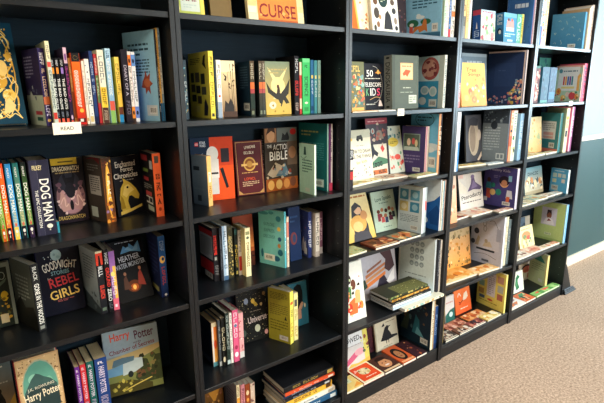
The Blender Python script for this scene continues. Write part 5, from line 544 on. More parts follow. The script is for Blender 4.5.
["S",4,0,2.3696,.012,1.942,.0,.0,.0109,.19,.3116,"e8e4e8","e9dcc0","paperback_book","white spine touching the right panel, top shelf of fourth case",[],[["R",0,0,1,1,"e4e0e6"],["V",.2,.8,1,"8a88a0"]],"",0],
["S",4,0,2.3528,.015,1.942,7.5,.0,.01,.163,.4055,"3a6aa8","e9dcc0","hardback_book","wide deep blue cover with white title behind the small books, top shelf of fourth case",[["R",0,0,1,1,"3f70b0"],["E",.5,.55,.42,.5,"3a68a4"],["L",.25,.7,.8,.82,1,"c8dcf0"],["L",.3,.52,.85,.66,1,"d0e0f0"],["S",.05,.05,.95,.3,16,.01,.03,["5a8ac8","2a5490"]]],[["R",0,0,1,1,"5a8ac0"]],"",0],
["S",4,1,1.6267,.012,1.571,.0,.0,.0337,.13,.2685,"e88a88","e9dcc0","paperback_book","pink spine beside the left panel, second shelf of fourth case",[],[["R",0,0,1,1,"e0807c"],["R",0,.5,1,1,"4a5a70"],["V",.1,.45,1,"f4d8d0"]],"",0],
["F",4,1,1.7079,.03,1.571,.0,9.0,.012,.2482,.2508,"f0c878","e9dcc0","paperback_book","warm yellow cover with leaves and brown script title, second shelf of fourth case",[["G",0,0,1,1,"d89434","ecc060"],["T","Tree",.45,.84,.4,.1,"a84a28",0],["T","Songs",.56,.73,.5,.1,"a84a28",0],["E",.36,.34,.08,.08,"b8683c"],["E",.62,.44,.08,.07,"a87848"],["E",.5,.16,.1,.08,"d8703c"],["E",.78,.28,.08,.08,"c8944c"],["E",.2,.2,.08,.07,"e8c060"],["S",.05,.05,.95,.65,20,.03,.06,["f4e0a8","d88a40","c8a058"]]],[],"front",0],
["F",4,1,1.8926,.16,1.571,.0,5.0,.015,.2619,.3161,"6a7c88","e9dcc0","paperback_book","grey blue cover behind the warm yellow cover, second shelf of fourth case",[["R",0,0,1,1,"6a7c88"],["R",0,.94,1,1,"8a98a0"],["L",.2,.8,.8,.88,1,"a8b4bc"]],[],"front",0],
["S",4,1,2.3245,.012,1.571,16.5,.0,.036,.235,.3373,"1f3458","e9dcc0","hardback_book","large navy cover with colourful flowers in lower corner, second shelf of fourth case",[["R",0,0,1,1,"c8b8b4"],["R",0,0,.96,.97,"22365c"],["R",.2,.34,.76,.78,"263c64"],["L",.3,.62,.5,.66,1,"3a5078"],["S",.6,.03,.95,.3,34,.02,.05,["d87868","e8d0a0","7a98a8","c8a858","5a8a78","a85a70"]],["S",.75,.28,.95,.5,14,.02,.04,["c88878","7a98a8","d8c8a0"]],["S",.02,.02,.6,.16,24,.015,.035,["8a90a8","c89868","5a7890","a8747c"]]],[["R",0,0,1,1,"d0c0b8"]],"",0],
["S",4,2,1.6505,.012,1.202,.0,.0,.0331,.2,.3439,"d8dce0","e9dcc0","paperback_book","white and blue spine at the left panel, third shelf of fourth case",[],[["R",0,0,1,1,"e0e4e4"],["R",.5,0,1,.5,"3a7ab0"],["V",.5,.9,1,"8a98a8"]],"",0],
["S",4,2,1.7563,.136,1.202,.0,.0,.0516,.138,.3209,"e4d4bc","e9dcc0","paperback_book","cream spine with peach foot, third shelf of fourth case",[],[["R",0,0,1,1,"dcd4c4"],["R",0,0,1,.3,"e0a880"],["V",.35,.9,1,"8a8070"]],"",0],
["F",4,2,2.0088,.18,1.202,.0,6.0,.012,.174,.3035,"4a4844","e9dcc0","paperback_book","dark cover with sepia portrait of a face, third shelf of fourth case",[["R",0,0,1,1,"45454a"],["E",.5,.5,.34,.38,"b0a08a"],["E",.42,.5,.2,.3,"8a7a6a"],["E",.84,.56,.12,.12,"b8a898"],["P",[.1,.6,.16,.9,.5,.96,.8,.9,.7,.76,.3,.78],"34343a"],["P",[.7,.02,.98,.2,1,.1,.8,0],"d0b8a0"]],[],"front",0],
["S",4,2,2.2284,.035,1.202,12.5,.0,.021,.167,.3359,"5a6068","e9dcc0","paperback_book","grey back cover with white box and dark top band, third shelf of fourth case",[["R",0,0,1,1,"7c8890"],["R",0,.74,1,1,"3a4450"],["S",.05,.76,.95,.98,20,.02,.05,["6a7884","28303a","8a98a0"]],["L",.08,.2,.7,.68,9,"a8b4ba"],["E",.45,.7,.13,.08,"2a323c"],["R",.6,.04,.92,.16,"d0d8d8"],["R",.64,.06,.74,.14,"7c8890"],["R",.78,.06,.88,.14,"7c8890"]],[["R",0,0,1,1,"50565e"]],"",0],
["S",4,2,2.2487,.035,1.202,.0,.0,.0325,.17,.3319,"e88a60","e9dcc0","paperback_book","orange spine right of the grey back cover, third shelf of fourth case",[],[["R",0,0,1,1,"e09068"],["R",0,.3,1,.5,"d85a40"],["E",.5,.6,.4,.03,"2c2c30"],["V",.7,.95,1,"f4e0d0"]],"",0],
["S",4,2,2.281,.035,1.202,.0,.0,.0419,.17,.3306,"dce0d0","e9dcc0","paperback_book","white spine with green spots, third shelf of fourth case",[],[["R",0,0,1,1,"dce2d4"],["S",0,.05,1,.5,10,.15,.3,["4a8a50","2c3a30","e8d8a0"]],["V",.55,.95,1,"5a7a60"]],"",0],
["S",4,2,2.3227,.064,1.202,.0,.0,.0578,.17,.332,"d86848","e9dcc0","paperback_book","orange red spine with dark round badge, third shelf of fourth case",[],[["R",0,0,1,1,"e0d0c8"],["R",0,.5,1,1,"d87050"],["E",.5,.45,.4,.06,"2c3038"],["R",.5,0,1,.4,"6a5a98"],["V",.6,.95,1,"f0e0d8"]],"",0],
["S",4,2,2.3372,.02,1.202,.0,.0,.043,.044,.3087,"8fb8d8","e9dcc0","paperback_book","light blue spine at the right panel, third shelf of fourth case",[],[["R",0,0,1,1,"94bcdc"],["V",.2,.85,1,"dce8f0"]],"",0],
["L",4,2,1.7847,.0777,1.202,-9.2829,.0,.01,.058,.2353,"e8d8a0","efe6d2","paperback_book","flat yellow cream book at the front left, third shelf of fourth case",[["R",0,0,1,1,"e8d090"],["S",.05,.1,.95,.9,22,.03,.08,["c8a858","f0e8c0","b88848","a8b088"]]],[],"",0],
["L",4,2,2.0189,.0283,1.202,-4.5131,.0,.007,.05,.1581,"c8d0d4","efe6d2","paperback_book","thin flat pale booklet beside the yellow flat book, third shelf of fourth case",[["R",0,0,1,1,"c0ccd0"],["S",.05,.1,.95,.9,14,.03,.08,["8aa0a8","e0e4e0"]]],[],"",0],
["F",4,3,1.7084,.06,.862,.0,6.0,.014,.072,.2914,"e0b090","e9dcc0","paperback_book","narrow peach cover partly hidden at left panel, fourth shelf of fourth case",[["G",0,0,1,1,"e8a070","d8c0a8"],["S",.1,.1,.9,.9,14,.06,.14,["c87858","f0d0b0","a86a58"]]],[],"front",0],
["F",4,3,2.0156,.2,.862,.0,10.0,.014,.2672,.2444,"ddd2c4","e9dcc0","paperback_book","cream cover with purple winged dinosaur and dark title, fourth shelf of fourth case",[["R",0,0,1,1,"ddd4c8"],["T","Pterodactyl",.52,.36,.9,.16,"2a2428",4],["L",.1,.18,.9,.24,1,"5a5050"],["P",[.34,.5,.5,.7,.56,.94,.64,.96,.7,.74,.98,.56,.9,.5,.6,.54],"6a5878"],["P",[.5,.56,.62,.8,.8,.6],"8a789a"],["E",.6,.9,.08,.06,"7a6888"],["R",0,.9,.2,1,"e0b8a8"],["P",[.0,.5,.3,.46,.3,.6,0,.9],"e8dcc8"]],[["R",0,0,1,1,"6a7a88"]],"front",0],
["S",4,3,2.3512,.012,.862,.0,.0,.029,.245,.284,"d8d4e0","e9dcc0","paperback_book","purple picture book with children and colourful round icons, fourth shelf of fourth case",[["R",0,0,1,1,"4c4684"],["T","Healthy Kids",.48,.9,.62,.08,"d8d4ec",0],["L",.3,.7,.5,.78,2,"8a86b8"],["E",.16,.64,.06,.06,"4a2c28"],["P",[.06,.42,.1,.58,.22,.58,.26,.42],"3a88a0"],["P",[.1,.18,.1,.42,.22,.42,.24,.18],"c85a4a"],["E",.64,.62,.14,.13,"e8b080"],["E",.64,.66,.16,.12,"2c2030"],["E",.64,.6,.09,.08,"c88a68"],["P",[.72,.24,.74,.44,.88,.44,.92,.24],"d8dce8"],["P",[.72,.14,.74,.28,.84,.28,.82,.14],"e0704a"],["E",.3,.34,.09,.08,"e0b878"],["E",.48,.36,.09,.08,"2f8a78"],["E",.3,.52,.07,.06,"2f8a78"],["R",.76,.66,.86,.8,"8ac0d8"],["R",.62,.06,.86,.15,"d8dce8"],["B",.64,.07,.84,.14],["R",.04,.1,.14,.2,"d8dce8"]],[["R",0,0,1,1,"dcd8e8"]],"",0],
["L",4,3,1.6315,.0727,.862,3.4243,.0,.012,.1,.3212,"d89878","efe6d2","paperback_book","flat pinkish red book at front left corner, fourth shelf of fourth case",[["R",0,0,1,1,"d8a088"],["S",.05,.1,.95,.9,26,.04,.1,["a84838","e8c8a8","7a3830","e8a078","f0e0d0"]]],[],"",0],
["L",4,3,1.9524,.0713,.862,-0.0498,.0,.01,.12,.2354,"e8d4c0","efe6d2","paperback_book","flat cream book with rosy pictures in front middle, fourth shelf of fourth case",[["R",0,0,1,1,"e4ccb8"],["S",.05,.1,.95,.9,26,.04,.09,["d89080","f0e4d0","c86a58","e8b898"]]],[],"",0],
["L",4,3,2.1869,.0237,.862,-2.2859,.0,.009,.05,.1627,"d8d0c0","efe6d2","paperback_book","flat booklet with pale red cover at front right, fourth shelf of fourth case",[["R",0,0,1,1,"dcbca8"],["S",.05,.1,.95,.9,16,.04,.1,["c87868","f0e0d0"]]],[],"",0],
["F",4,4,1.8996,.2,.456,.0,8.0,.014,.2806,.267,"e0a860","e9dcc0","paperback_book","old gold map style cover standing at left, fifth shelf of fourth case",[["G",0,0,1,1,"f0a048","dcb888"],["S",.02,.05,.98,.98,60,.015,.05,["8a6a38","b88848","e8c890","6a5a38","d8903c"]],["R",0,.8,1,1,"c8b088"],["S",.02,.8,.98,.98,16,.02,.05,["7a6848","a89468"]]],[],"front",0],
["S",4,4,2.2483,.012,.456,.0,.0,.021,.25,.3673,"d4d8e4","e9dcc0","paperback_book","pale lilac cover with grey scooters and cat, fifth shelf of fourth case",[["R",0,0,1,1,"c0c8e0"],["R",.1,.3,.9,.8,"ccd2e6"],["O",.42,.82,.06,.08,.01,"2c3444"],["O",.44,.7,.05,.06,.01,"2c3444"],["C",[.56,.86,.7,.88,.82,.76,.86,.7],.012,"2c3444"],["E",.18,.62,.08,.06,"3a4050"],["E",.08,.4,.07,.05,"4a5060"],["P",[.14,.34,.24,.54,.3,.5,.26,.34],"b8b0a0"],["P",[.4,.34,.46,.44,.62,.46,.7,.36],"c8c0b0"],["E",.5,.46,.05,.04,"a8a090"],["R",.2,.26,.78,.3,"303848"],["C",[.14,.16,.5,.2,.84,.14],.01,"303848"],["P",[.8,.5,.8,.74,.94,.74,.94,.5],"a8b0c8"],["R",.4,.05,.62,.09,"5a6478"]],[["R",0,0,1,1,"d8dce4"]],"",0],
["S",4,4,2.3081,.03,.456,.0,.0,.0234,.19,.3564,"e4d8b8","e9dcc0","paperback_book","cream spine beside the pale lilac cover, fifth shelf of fourth case",[],[["R",0,0,1,1,"e6dab8"],["V",.2,.8,1,"8a7a58"]],"",0],
["S",4,4,2.3443,.075,.456,.0,.0,.0277,.18,.3416,"dcd8d0","e9dcc0","paperback_book","white spine third from the right panel, fifth shelf of fourth case",[],[["R",0,0,1,1,"dcd8cc"],["V",.2,.8,1,"a8a090"]],"",0],
["S",4,4,2.3481,.035,.456,.0,.0,.0321,.04,.3279,"7a8a90","e9dcc0","paperback_book","grey blue spine nearest the right panel, fifth shelf of fourth case",[],[["R",0,0,1,1,"7a8c92"],["V",.3,.8,1,"c8d4d4"]],"",0],
["L",4,4,1.6959,.0587,.456,-2.8507,.0,.012,.15,.3286,"f0b060","efe6d2","paperback_book","large flat orange book with sleeping animals on cover, fifth shelf of fourth case",[["G",0,0,1,1,"f4c078","f0a850"],["P",[.1,.3,.2,.5,.4,.6,.5,.4,.4,.24],"d87828"],["P",[.45,.4,.6,.66,.85,.6,.9,.4,.7,.3],"e88830"],["P",[.0,.0,.3,.2,.7,.14,1,.2,1,0],"f4dca0"],["E",.3,.7,.1,.1,"c8682c"],["S",.05,.1,.95,.9,16,.03,.07,["f8d898","d88838","e8a048","a85a28"]]],[],"",0],
["L",4,4,2.0238,.0315,.456,-4.7307,.0,.012,.1,.2165,"f0d0a0","efe6d2","paperback_book","flat peach book before the pale lilac cover, fifth shelf of fourth case",[["R",0,0,1,1,"f0c890"],["S",.05,.1,.95,.9,18,.05,.1,["e89a48","f8e4c0","d8803c","e0b070"]]],[],"",0],
["S",4,5,1.6362,.02,.09,.0,.0,.0236,.17,.342,"2a6a80","e9dcc0","paperback_book","dark teal spine with gold edge at left panel, bottom shelf of fourth case",[],[["R",0,0,1,1,"2c6a80"],["R",.6,0,1,1,"b89848"]],"",0],
["F",4,5,1.8765,.16,.09,.0,8.0,.012,.1022,.1879,"d8d0c8","e9dcc0","paperback_book","narrow cover half white and half green, bottom shelf of fourth case",[["R",0,0,1,1,"d8ccc4"],["P",[0,0,1,0,1,.5,.5,.46,0,.3],"1f5a50"],["E",.6,.28,.2,.1,"b8d0c8"],["L",.1,.7,.9,.8,1,"c88a80"]],[],"front",0],
["F",4,5,2.0342,.19,.09,.0,12.0,.012,.1845,.1777,"f07838","e9dcc0","paperback_book","bright orange cover with pale cartoon lettering, bottom shelf of fourth case",[["G",0,0,1,1,"e8602c","f48044"],["P",[.5,.5,.6,.76,.8,.84,.84,.6,.7,.5],"f4e0c8"],["C",[.2,.7,.3,.84,.4,.7],.04,"f4e4d0"],["C",[.24,.5,.36,.44,.5,.52],.03,"5a2c1c"],["L",.3,.14,.8,.24,1,"f4d0b8"],["E",.3,.4,.08,.05,"c84820"]],[],"front",0],
["S",4,5,2.3351,.01,.09,-6.5,.0,.018,.24,.2948,"ecdc78","e9dcc0","paperback_book","yellow cover with white text block and picture squares, bottom shelf of fourth case",[["R",0,0,1,1,"ecdc70"],["R",.36,.3,.66,.9,"dcdce4"],["L",.4,.34,.62,.86,10,"a8a8b8"],["R",.06,.72,.28,.88,"6a9ab8"],["R",.06,.5,.26,.66,"8ab0a0"],["R",.06,.3,.26,.44,"b89858"],["R",.72,.72,.94,.9,"c89880"],["R",.74,.48,.94,.66,"b8c0b8"],["R",.74,.28,.94,.44,"b87060"],["L",.1,.1,.8,.16,1,"a89838"],["R",.1,.18,.3,.26,"5a6a80"],["E",.5,.2,.1,.03,"c85a40"]],[["R",0,0,1,1,"ecdc80"]],"",0],
["L",4,5,1.6728,.0068,.09,.0,.0,.01,.09,.1387,"4a3c34","efe6d2","paperback_book","flat brown comic at front left corner, bottom shelf of fourth case",[["R",0,0,1,1,"4a3c34"],["S",.05,.08,.95,.92,22,.05,.11,["d8c8b0","2c2420","8a6048","b0a090"]],["R",.06,.05,.94,.14,"d8c8b0"]],[],"",0],
["L",4,5,1.8225,.008,.09,.0,.0,.01,.067,.1456,"6a4838","efe6d2","paperback_book","flat brown comic with pale figures second in front row, bottom shelf of fourth case",[["R",0,0,1,1,"6a4838"],["S",.05,.08,.95,.92,22,.05,.11,["e0d0c0","3a2a24","a87858","c8a890"]],["R",.06,.05,.94,.14,"e0d0c0"]],[],"",0],
["L",4,5,1.9719,.0084,.09,.0,.0,.01,.067,.146,"8a4a44","efe6d2","paperback_book","flat dusty red book third in front row, bottom shelf of fourth case",[["R",0,0,1,1,"8a4a44"],["S",.05,.08,.95,.92,22,.05,.11,["e8d0c0","4a2a2c","c88068","3a3438"]],["R",.06,.05,.94,.14,"e8d0c0"]],[],"",0],
["L",4,5,2.1381,.0056,.09,.0,.0,.01,.073,.1671,"e0c070","efe6d2","paperback_book","flat yellow cream book last in front row, bottom shelf of fourth case",[["R",0,0,1,1,"e0c070"],["S",.05,.08,.95,.92,22,.05,.11,["f0e0a8","d89848","c8b060","f4ecd0"]],["R",.06,.05,.94,.14,"f0e0a8"]],[],"",0],
["L",4,5,1.8112,.0769,.09,.0,.0,.008,.08,.1903,"b06a50","efe6d2","paperback_book","flat rose brown book in the back row at left, bottom shelf of fourth case",[["R",0,0,1,1,"b06a50"],["S",.05,.08,.95,.92,18,.05,.11,["e0b098","7a3c30","d89078"]]],[],"",0],
["L",4,5,2.0308,.079,.09,.0,.0,.008,.08,.2083,"d8884c","efe6d2","paperback_book","flat orange brown book in the back row at right, bottom shelf of fourth case",[["R",0,0,1,1,"d8884c"],["S",.05,.08,.95,.92,18,.05,.11,["f0d0a0","b85a30","e8b070"]]],[],"",0],
["S",5,0,2.4451,.012,1.942,.0,.0,.027,.19,.3902,"3a6aa8","e9dcc0","paperback_book","blue white spine touching the left panel, top shelf of far right case",[],[["R",0,0,1,1,"dce0e4"],["R",0,0,1,.3,"3a68b0"],["V",.35,.9,1,"4a7ab0"]],"",0],
["S",5,0,2.4758,.012,1.942,.0,.0,.0285,.19,.3939,"d86860","e9dcc0","paperback_book","red and white patterned spine second from left panel, top shelf of far right case",[],[["R",0,0,1,1,"e8dcd4"],["S",0,0,1,1,16,.2,.35,["d85a58","4a9a90","e8b060"]]],"",0],
["S",5,0,2.5081,.012,1.942,.0,.0,.0276,.19,.3976,"e8c898","e9dcc0","paperback_book","peach spine third from left panel, top shelf of far right case",[],[["R",0,0,1,1,"ecd0a4"],["V",.2,.85,1,"c87848"]],"",0],
["S",5,0,3.0524,.012,1.942,13.0,.0,.056,.2125,.2529,"4a92bc","e9dcc0","paperback_book","bright blue cover with small white squiggles, top shelf of far right case",[["G",0,0,1,1,"3f86b4","5a9ec4"],["C",[.1,.5,.13,.44,.16,.5],.012,"b8d4c8"],["C",[.3,.6,.34,.56,.38,.62],.012,"b8d4c8"],["C",[.2,.8,.26,.82,.28,.78],.012,"b8d4c8"],["C",[.45,.8,.48,.72,.5,.7],.012,"b8d4c8"],["C",[.6,.62,.66,.62,.68,.58],.012,"b8d4c8"],["C",[.75,.8,.8,.74,.82,.78],.012,"b8d4c8"],["C",[.5,.4,.54,.44,.6,.42],.012,"b8d4c8"],["C",[.7,.42,.74,.36,.76,.4],.012,"b8d4c8"],["C",[.88,.56,.9,.48,.92,.5],.012,"b8d4c8"],["C",[.1,.2,.16,.22,.18,.18],.012,"b8d4c8"],["C",[.32,.28,.36,.2,.34,.16],.012,"b8d4c8"],["C",[.86,.24,.9,.3,.94,.26],.012,"b8d4c8"],["C",[.62,.86,.66,.9,.7,.86],.012,"b8d4c8"],["R",.56,.05,.8,.16,"c8d8dc"],["B",.58,.06,.78,.14]],[["R",0,0,1,1,"4a92bc"]],"",0],
["S",5,0,3.1072,.012,1.942,.0,.0,.0219,.19,.2816,"d8b890","e9dcc0","paperback_book","tan spine right of the bright blue cover, top shelf of far right case",[],[["R",0,0,1,1,"d8bc98"],["V",.2,.8,1,"8a6a50"]],"",0],
["S",5,0,3.1288,.012,1.942,.0,.0,.0253,.19,.2978,"e4e0dc","e9dcc0","paperback_book","white spine with dark lettering near right panel, top shelf of far right case",[],[["R",0,0,1,1,"e4e0da"],["V",.3,.85,1,"4a5058"]],"",0],
["S",5,0,3.1549,.012,1.942,.0,.0,.0253,.19,.3075,"dcc8b8","e9dcc0","paperback_book","beige spine nearest the right panel, top shelf of far right case",[],[["R",0,0,1,1,"dcccbc"],["V",.3,.85,1,"a07868"]],"",0],
["S",5,1,2.5684,.07,1.571,.0,.0,.0557,.16,.2478,"c8847c","e9dcc0","paperback_book","dusty pink spine with beaded decoration, second shelf of far right case",[],[["R",0,0,1,1,"6a4a4c"],["S",0,.05,1,.9,24,.15,.25,["e8b0a0","d88878","f0d0b8","a85a58"]],["R",0,.94,1,1,"4a7a70"]],"",0],
["S",5,1,2.637,.06,1.571,.0,.0,.0958,.17,.2425,"3a7a98","e9dcc0","paperback_book","teal blue spine with embossed darker pattern, second shelf of far right case",[],[["R",0,0,1,1,"1c4a62"],["S",.1,.1,.9,.9,14,.08,.15,["163c52","2c5c70"]],["R",0,0,1,.08,"4a8a80"]],"",0],
["S",5,1,2.7412,.06,1.571,.0,.0,.0937,.17,.2411,"2f6a94","e9dcc0","paperback_book","deeper blue spine left of the flowery white cover, second shelf of far right case",[],[["R",0,0,1,1,"183e5c"],["S",.1,.1,.9,.9,14,.08,.15,["12344e","285470"]],["R",.1,.1,.9,.3,"2a6a88"]],"",0],
["F",5,1,2.941,.24,1.571,.0,2.0,.01,.1669,.3236,"3a7a6a","e9dcc0","paperback_book","dark green booklet rising behind the dusty pink spine, second shelf of far right case",[["R",0,0,1,1,"3c7a70"],["S",.1,.6,.9,.95,8,.06,.12,["5a9a78","2a5a60"]]],[],"front",0],
["S",5,1,3.1172,.012,1.571,.0,.0,.0154,.19,.2631,"7aa480","e9dcc0","paperback_book","white and green children cover with flowers giraffe and pencils, second shelf of far right case",[["R",0,0,1,1,"b4d0b8"],["P",[0,.9,0,1,1,1,1,.94],"e8aa98"],["R",.1,.3,.9,.96,"e4e8e8"],["E",.18,.85,.07,.06,"5a98a8"],["L",.28,.81,.82,.88,1,"4a7080"],["R",.3,.46,.36,.7,"c84848"],["R",.38,.46,.44,.7,"e8a040"],["R",.46,.46,.52,.7,"4a68b0"],["R",.54,.46,.6,.7,"7a4a98"],["R",.62,.46,.68,.7,"3a8a98"],["R",.25,.36,.75,.42,"e8d890"],["P",[.84,.3,.84,.7,.92,.78,.98,.7,.92,.64,.94,.3],"e8b060"],["E",.16,.28,.1,.1,"e8a050"],["E",.16,.28,.04,.04,"d86a40"],["E",.7,.16,.13,.11,"d85058"],["E",.36,.1,.1,.08,"f0c060"],["E",.52,.2,.08,.07,"e8d0c0"],["E",.88,.14,.08,.08,"e89048"],["S",.02,.02,.98,.26,16,.02,.04,["3a7a58","f4e0b0","c84860"]]],[["R",0,0,1,1,"d88a80"]],"",0],
["S",5,1,3.1323,.01,1.571,.0,.0,.0482,.18,.2743,"d05a70","e9dcc0","paperback_book","rose red spine with dark figures at right panel, second shelf of far right case",[],[["R",0,0,1,1,"d0607a"],["S",.1,.1,.9,.9,12,.12,.22,["5a4a78","2c6a80","e8a0a8"]],["V",.3,.8,1,"4a4a70"]],"",0],
["F",5,2,2.7066,.14,1.202,.0,6.0,.014,.1866,.2628,"e4cc90","e9dcc0","paperback_book","soft yellow cover with orange corner at left panel, third shelf of far right case",[["G",0,0,1,1,"e8b070","e0d4a8"],["S",.05,.05,.95,.95,24,.03,.08,["c8b878","e8d8a0","d89a58","a8b890"]]],[],"front",0],
["S",5,2,2.9405,.049,1.202,-14.5,.0,.03,.18,.2906,"d4a870","e9dcc0","paperback_book","teal back cover with white text box and coral foot, third shelf of far right case",[["R",0,0,1,1,"3f8894"],["R",0,0,1,.08,"d88070"],["R",.14,.32,.84,.78,"d4dce0"],["L",.2,.54,.78,.74,4,"8a98a0"],["R",.24,.42,.74,.5,"d0a8a8"],["R",.24,.34,.74,.4,"d0a8a8"],["R",.56,.1,.84,.24,"b8d0d4"],["B",.58,.11,.82,.22]],[["R",0,0,1,1,"5a98a0"]],"",0],
["S",5,2,2.9636,.02,1.202,-23.0,.0,.028,.1975,.3261,"ece4c0","e9dcc0","paperback_book","cream spine with small flower and dark patch, third shelf of far right case",[["R",0,0,1,1,"b4ccac"],["L",.1,.86,.8,.92,1,"7a9a80"]],[["R",0,0,1,1,"ece4c4"],["E",.5,.78,.35,.04,"e8b858"],["R",.2,.36,.8,.5,"2c3a50"],["V",.55,.72,1,"a89a70"]],"",0],
["S",5,2,3.0671,.03,1.202,.0,.0,.045,.19,.3308,"c86a88","e9dcc0","paperback_book","rose spine at the right panel, third shelf of far right case",[],[["R",0,0,.5,1,"dca8b0"],["R",.5,0,1,1,"8a4a78"],["V",.3,.8,1,"f0d0d8"]],"",0],
["L",5,2,2.4563,.015,1.202,5.1813,.0,.012,.097,.2958,"e8e0c0","efe6d2","paperback_book","flat cream book at front left, third shelf of far right case",[["R",0,0,1,1,"e0d4a0"],["S",.05,.1,.95,.9,16,.04,.1,["c8a860","f4ecd0","c88a60"]]],[],"",0],
["L",5,2,2.755,.0364,1.202,3.3837,.0,.01,.05,.1859,"d8e0dc","efe6d2","paperback_book","thin flat white booklet at front middle, third shelf of far right case",[["R",0,0,1,1,"d8d8b8"],["S",.05,.1,.95,.9,14,.04,.1,["e8a080","a8b890","f0ecd8"]]],[],"",0],
["F",5,3,2.799,.18,.862,.0,10.0,.012,.2734,.2107,"8fa4a8","e9dcc0","paperback_book","grey city picture cover with small people, fourth shelf of far right case",[["G",0,0,1,1,"c8b898","6a94a0"],["W",6,.5,.76,.6,.12,"3a5058",0],["S",.05,.1,.95,.6,24,.04,.09,["e0c8a0","4a5a60","c88a58","8a6848","d8d8c8"]],["R",0,.0,1,.12,"a89878"]],[],"front",0],
["S",5,3,3.1285,.03,.862,-12.0,.0,.021,.15,.1877,"5fb0dc","e9dcc0","paperback_book","small light blue book with four white squares, fourth shelf of far right case",[["R",0,0,1,1,"5cb0de"],["R",.12,.62,.36,.8,"c0d8d0"],["R",.42,.64,.62,.8,"d8d8c8"],["R",.68,.64,.88,.8,"c8dce0"],["R",.12,.4,.36,.56,"d0d8b8"],["R",.66,.42,.86,.58,"e0d8d0"],["R",.08,.06,.5,.3,"b0d0d8"],["B",.12,.1,.46,.26],["L",.2,.86,.8,.94,1,"d8ecf4"]],[["R",0,0,1,1,"dce4e0"]],"",0],
["L",5,3,2.4602,.0195,.862,.0,.0,.01,.12,.2124,"d8c8a0","efe6d2","paperback_book","flat tan book first of the front row, fourth shelf of far right case",[["R",0,0,1,1,"d8c8a0"],["S",.05,.08,.95,.92,20,.05,.11,["b89868","f0e8d0","8a9a90"]]],[],"",0],
["L",5,3,2.6733,.0396,.862,.0,.0,.01,.12,.1935,"c8d0b8","efe6d2","paperback_book","flat pale sage book second of the front row, fourth shelf of far right case",[["R",0,0,1,1,"c8d0b8"],["S",.05,.08,.95,.92,20,.05,.11,["e8d8a8","8aa898","c89a68"]]],[],"",0],
["L",5,3,2.8672,.0536,.862,.0,.0,.01,.07,.129,"e0d0b8","efe6d2","paperback_book","flat beige book third of the front row, fourth shelf of far right case",[["R",0,0,1,1,"e0d0b8"],["S",.05,.08,.95,.92,20,.05,.11,["c89078","f4ecdc","a8a890"]]],[],"",0],
["L",5,3,2.9972,.0571,.862,.0,.0,.01,.06,.1362,"e4e0d0","efe6d2","paperback_book","flat white book last of the front row, fourth shelf of far right case",[["R",0,0,1,1,"e4e0d0"],["S",.05,.08,.95,.92,20,.05,.11,["d8b090","b8c8c8","f4f0e8"]]],[],"",0],
["S",5,4,3.1331,.012,.456,.0,.0,.038,.255,.317,"7ab0d0","e9dcc0","hardback_book","lime green cover with framed photo of person in white, fifth shelf of far right case",[["R",0,0,1,1,"bcd48c"],["R",.26,.4,.74,.86,"cfd0e4"],["E",.5,.66,.08,.09,"8a5a48"],["P",[.42,.66,.44,.8,.56,.8,.58,.68,.5,.74],"3a2c38"],["P",[.32,.42,.4,.56,.5,.6,.62,.56,.7,.42],"e8e8f0"],["P",[.44,.5,.5,.58,.58,.52],"8a4a50"],["R",.4,.14,.62,.2,"d8e4c0"],["L",.42,.15,.6,.19,1,"7a9a60"],["R",0,0,1,.06,"a8c478"]],[["R",0,0,1,1,"7ab0d8"],["R",0,0,.3,1,"a8c8e0"]],"",0],
["F",5,4,2.7149,.13,.456,.0,14.0,.012,.2122,.1671,"e8d498","e9dcc0","paperback_book","small tilted yellow cover with red cartoon animals, fifth shelf of far right case",[["R",0,0,1,1,"ead8a0"],["E",.5,.56,.3,.2,"d88858"],["E",.4,.5,.12,.12,"7a8a58"],["E",.64,.44,.12,.1,"c85848"],["L",.2,.82,.8,.9,1,"a85a38"],["S",.1,.06,.9,.4,10,.05,.1,["c89858","6a8a68","e8b080"]]],[],"front",0],
["F",5,4,2.8375,.22,.456,.0,6.0,.012,.1815,.2062,"5a6a78","e9dcc0","paperback_book","slate grey cover behind the small yellow cover, fifth shelf of far right case",[["R",0,0,1,1,"56687a"],["R",.6,.3,1,1,"b8b0a0"],["S",.05,.2,.6,.9,8,.06,.12,["8a98a8","2c3a4a"]]],[],"front",0],
["L",5,4,2.4566,.02,.456,.0,.0,.011,.13,.218,"e8d8c4","efe6d2","paperback_book","flat cream book with rust animal first in front row, fifth shelf of far right case",[["R",0,0,1,1,"e8d8c4"],["S",.05,.08,.95,.92,18,.05,.11,["a8584a","d89878","f4ecdc","7a4438"]],["P",[.2,.4,.4,.56,.7,.5,.6,.38],"a8584a"]],[],"",0],
["L",5,4,2.675,.0255,.456,.0,.0,.011,.1,.2095,"e0c8b4","efe6d2","paperback_book","flat rosy beige book second in front row, fifth shelf of far right case",[["R",0,0,1,1,"e0c8b4"],["S",.05,.08,.95,.92,18,.05,.11,["c87868","f0e0d0","d8a088"]],["P",[.2,.4,.4,.56,.7,.5,.6,.38],"c87868"]],[],"",0],
["L",5,4,2.8845,.0257,.456,.0,.0,.011,.05,.229,"ecdcc0","efe6d2","paperback_book","flat pale book third in front row, fifth shelf of far right case",[["R",0,0,1,1,"ecdcc0"],["S",.05,.08,.95,.92,18,.05,.11,["d89070","f4ecd8","c8b090"]],["P",[.2,.4,.4,.56,.7,.5,.6,.38],"d89070"]],[],"",0],
["F",5,5,2.6957,.14,.09,.0,10.0,.012,.1541,.1651,"e8e4cc","e9dcc0","paperback_book","cream cover with thick curved green leaf shape, bottom shelf of far right case",[["R",0,0,1,1,"e8e4d0"],["P",[.3,.1,.2,.4,.3,.7,.5,.86,.7,.7,.6,.66,.48,.6,.5,.4,.6,.2],"2f6a48"],["P",[.34,.2,.3,.4,.38,.6,.46,.7,.44,.4],"4a8a58"]],[["R",0,0,1,1,"3a6a58"]],"front",0],
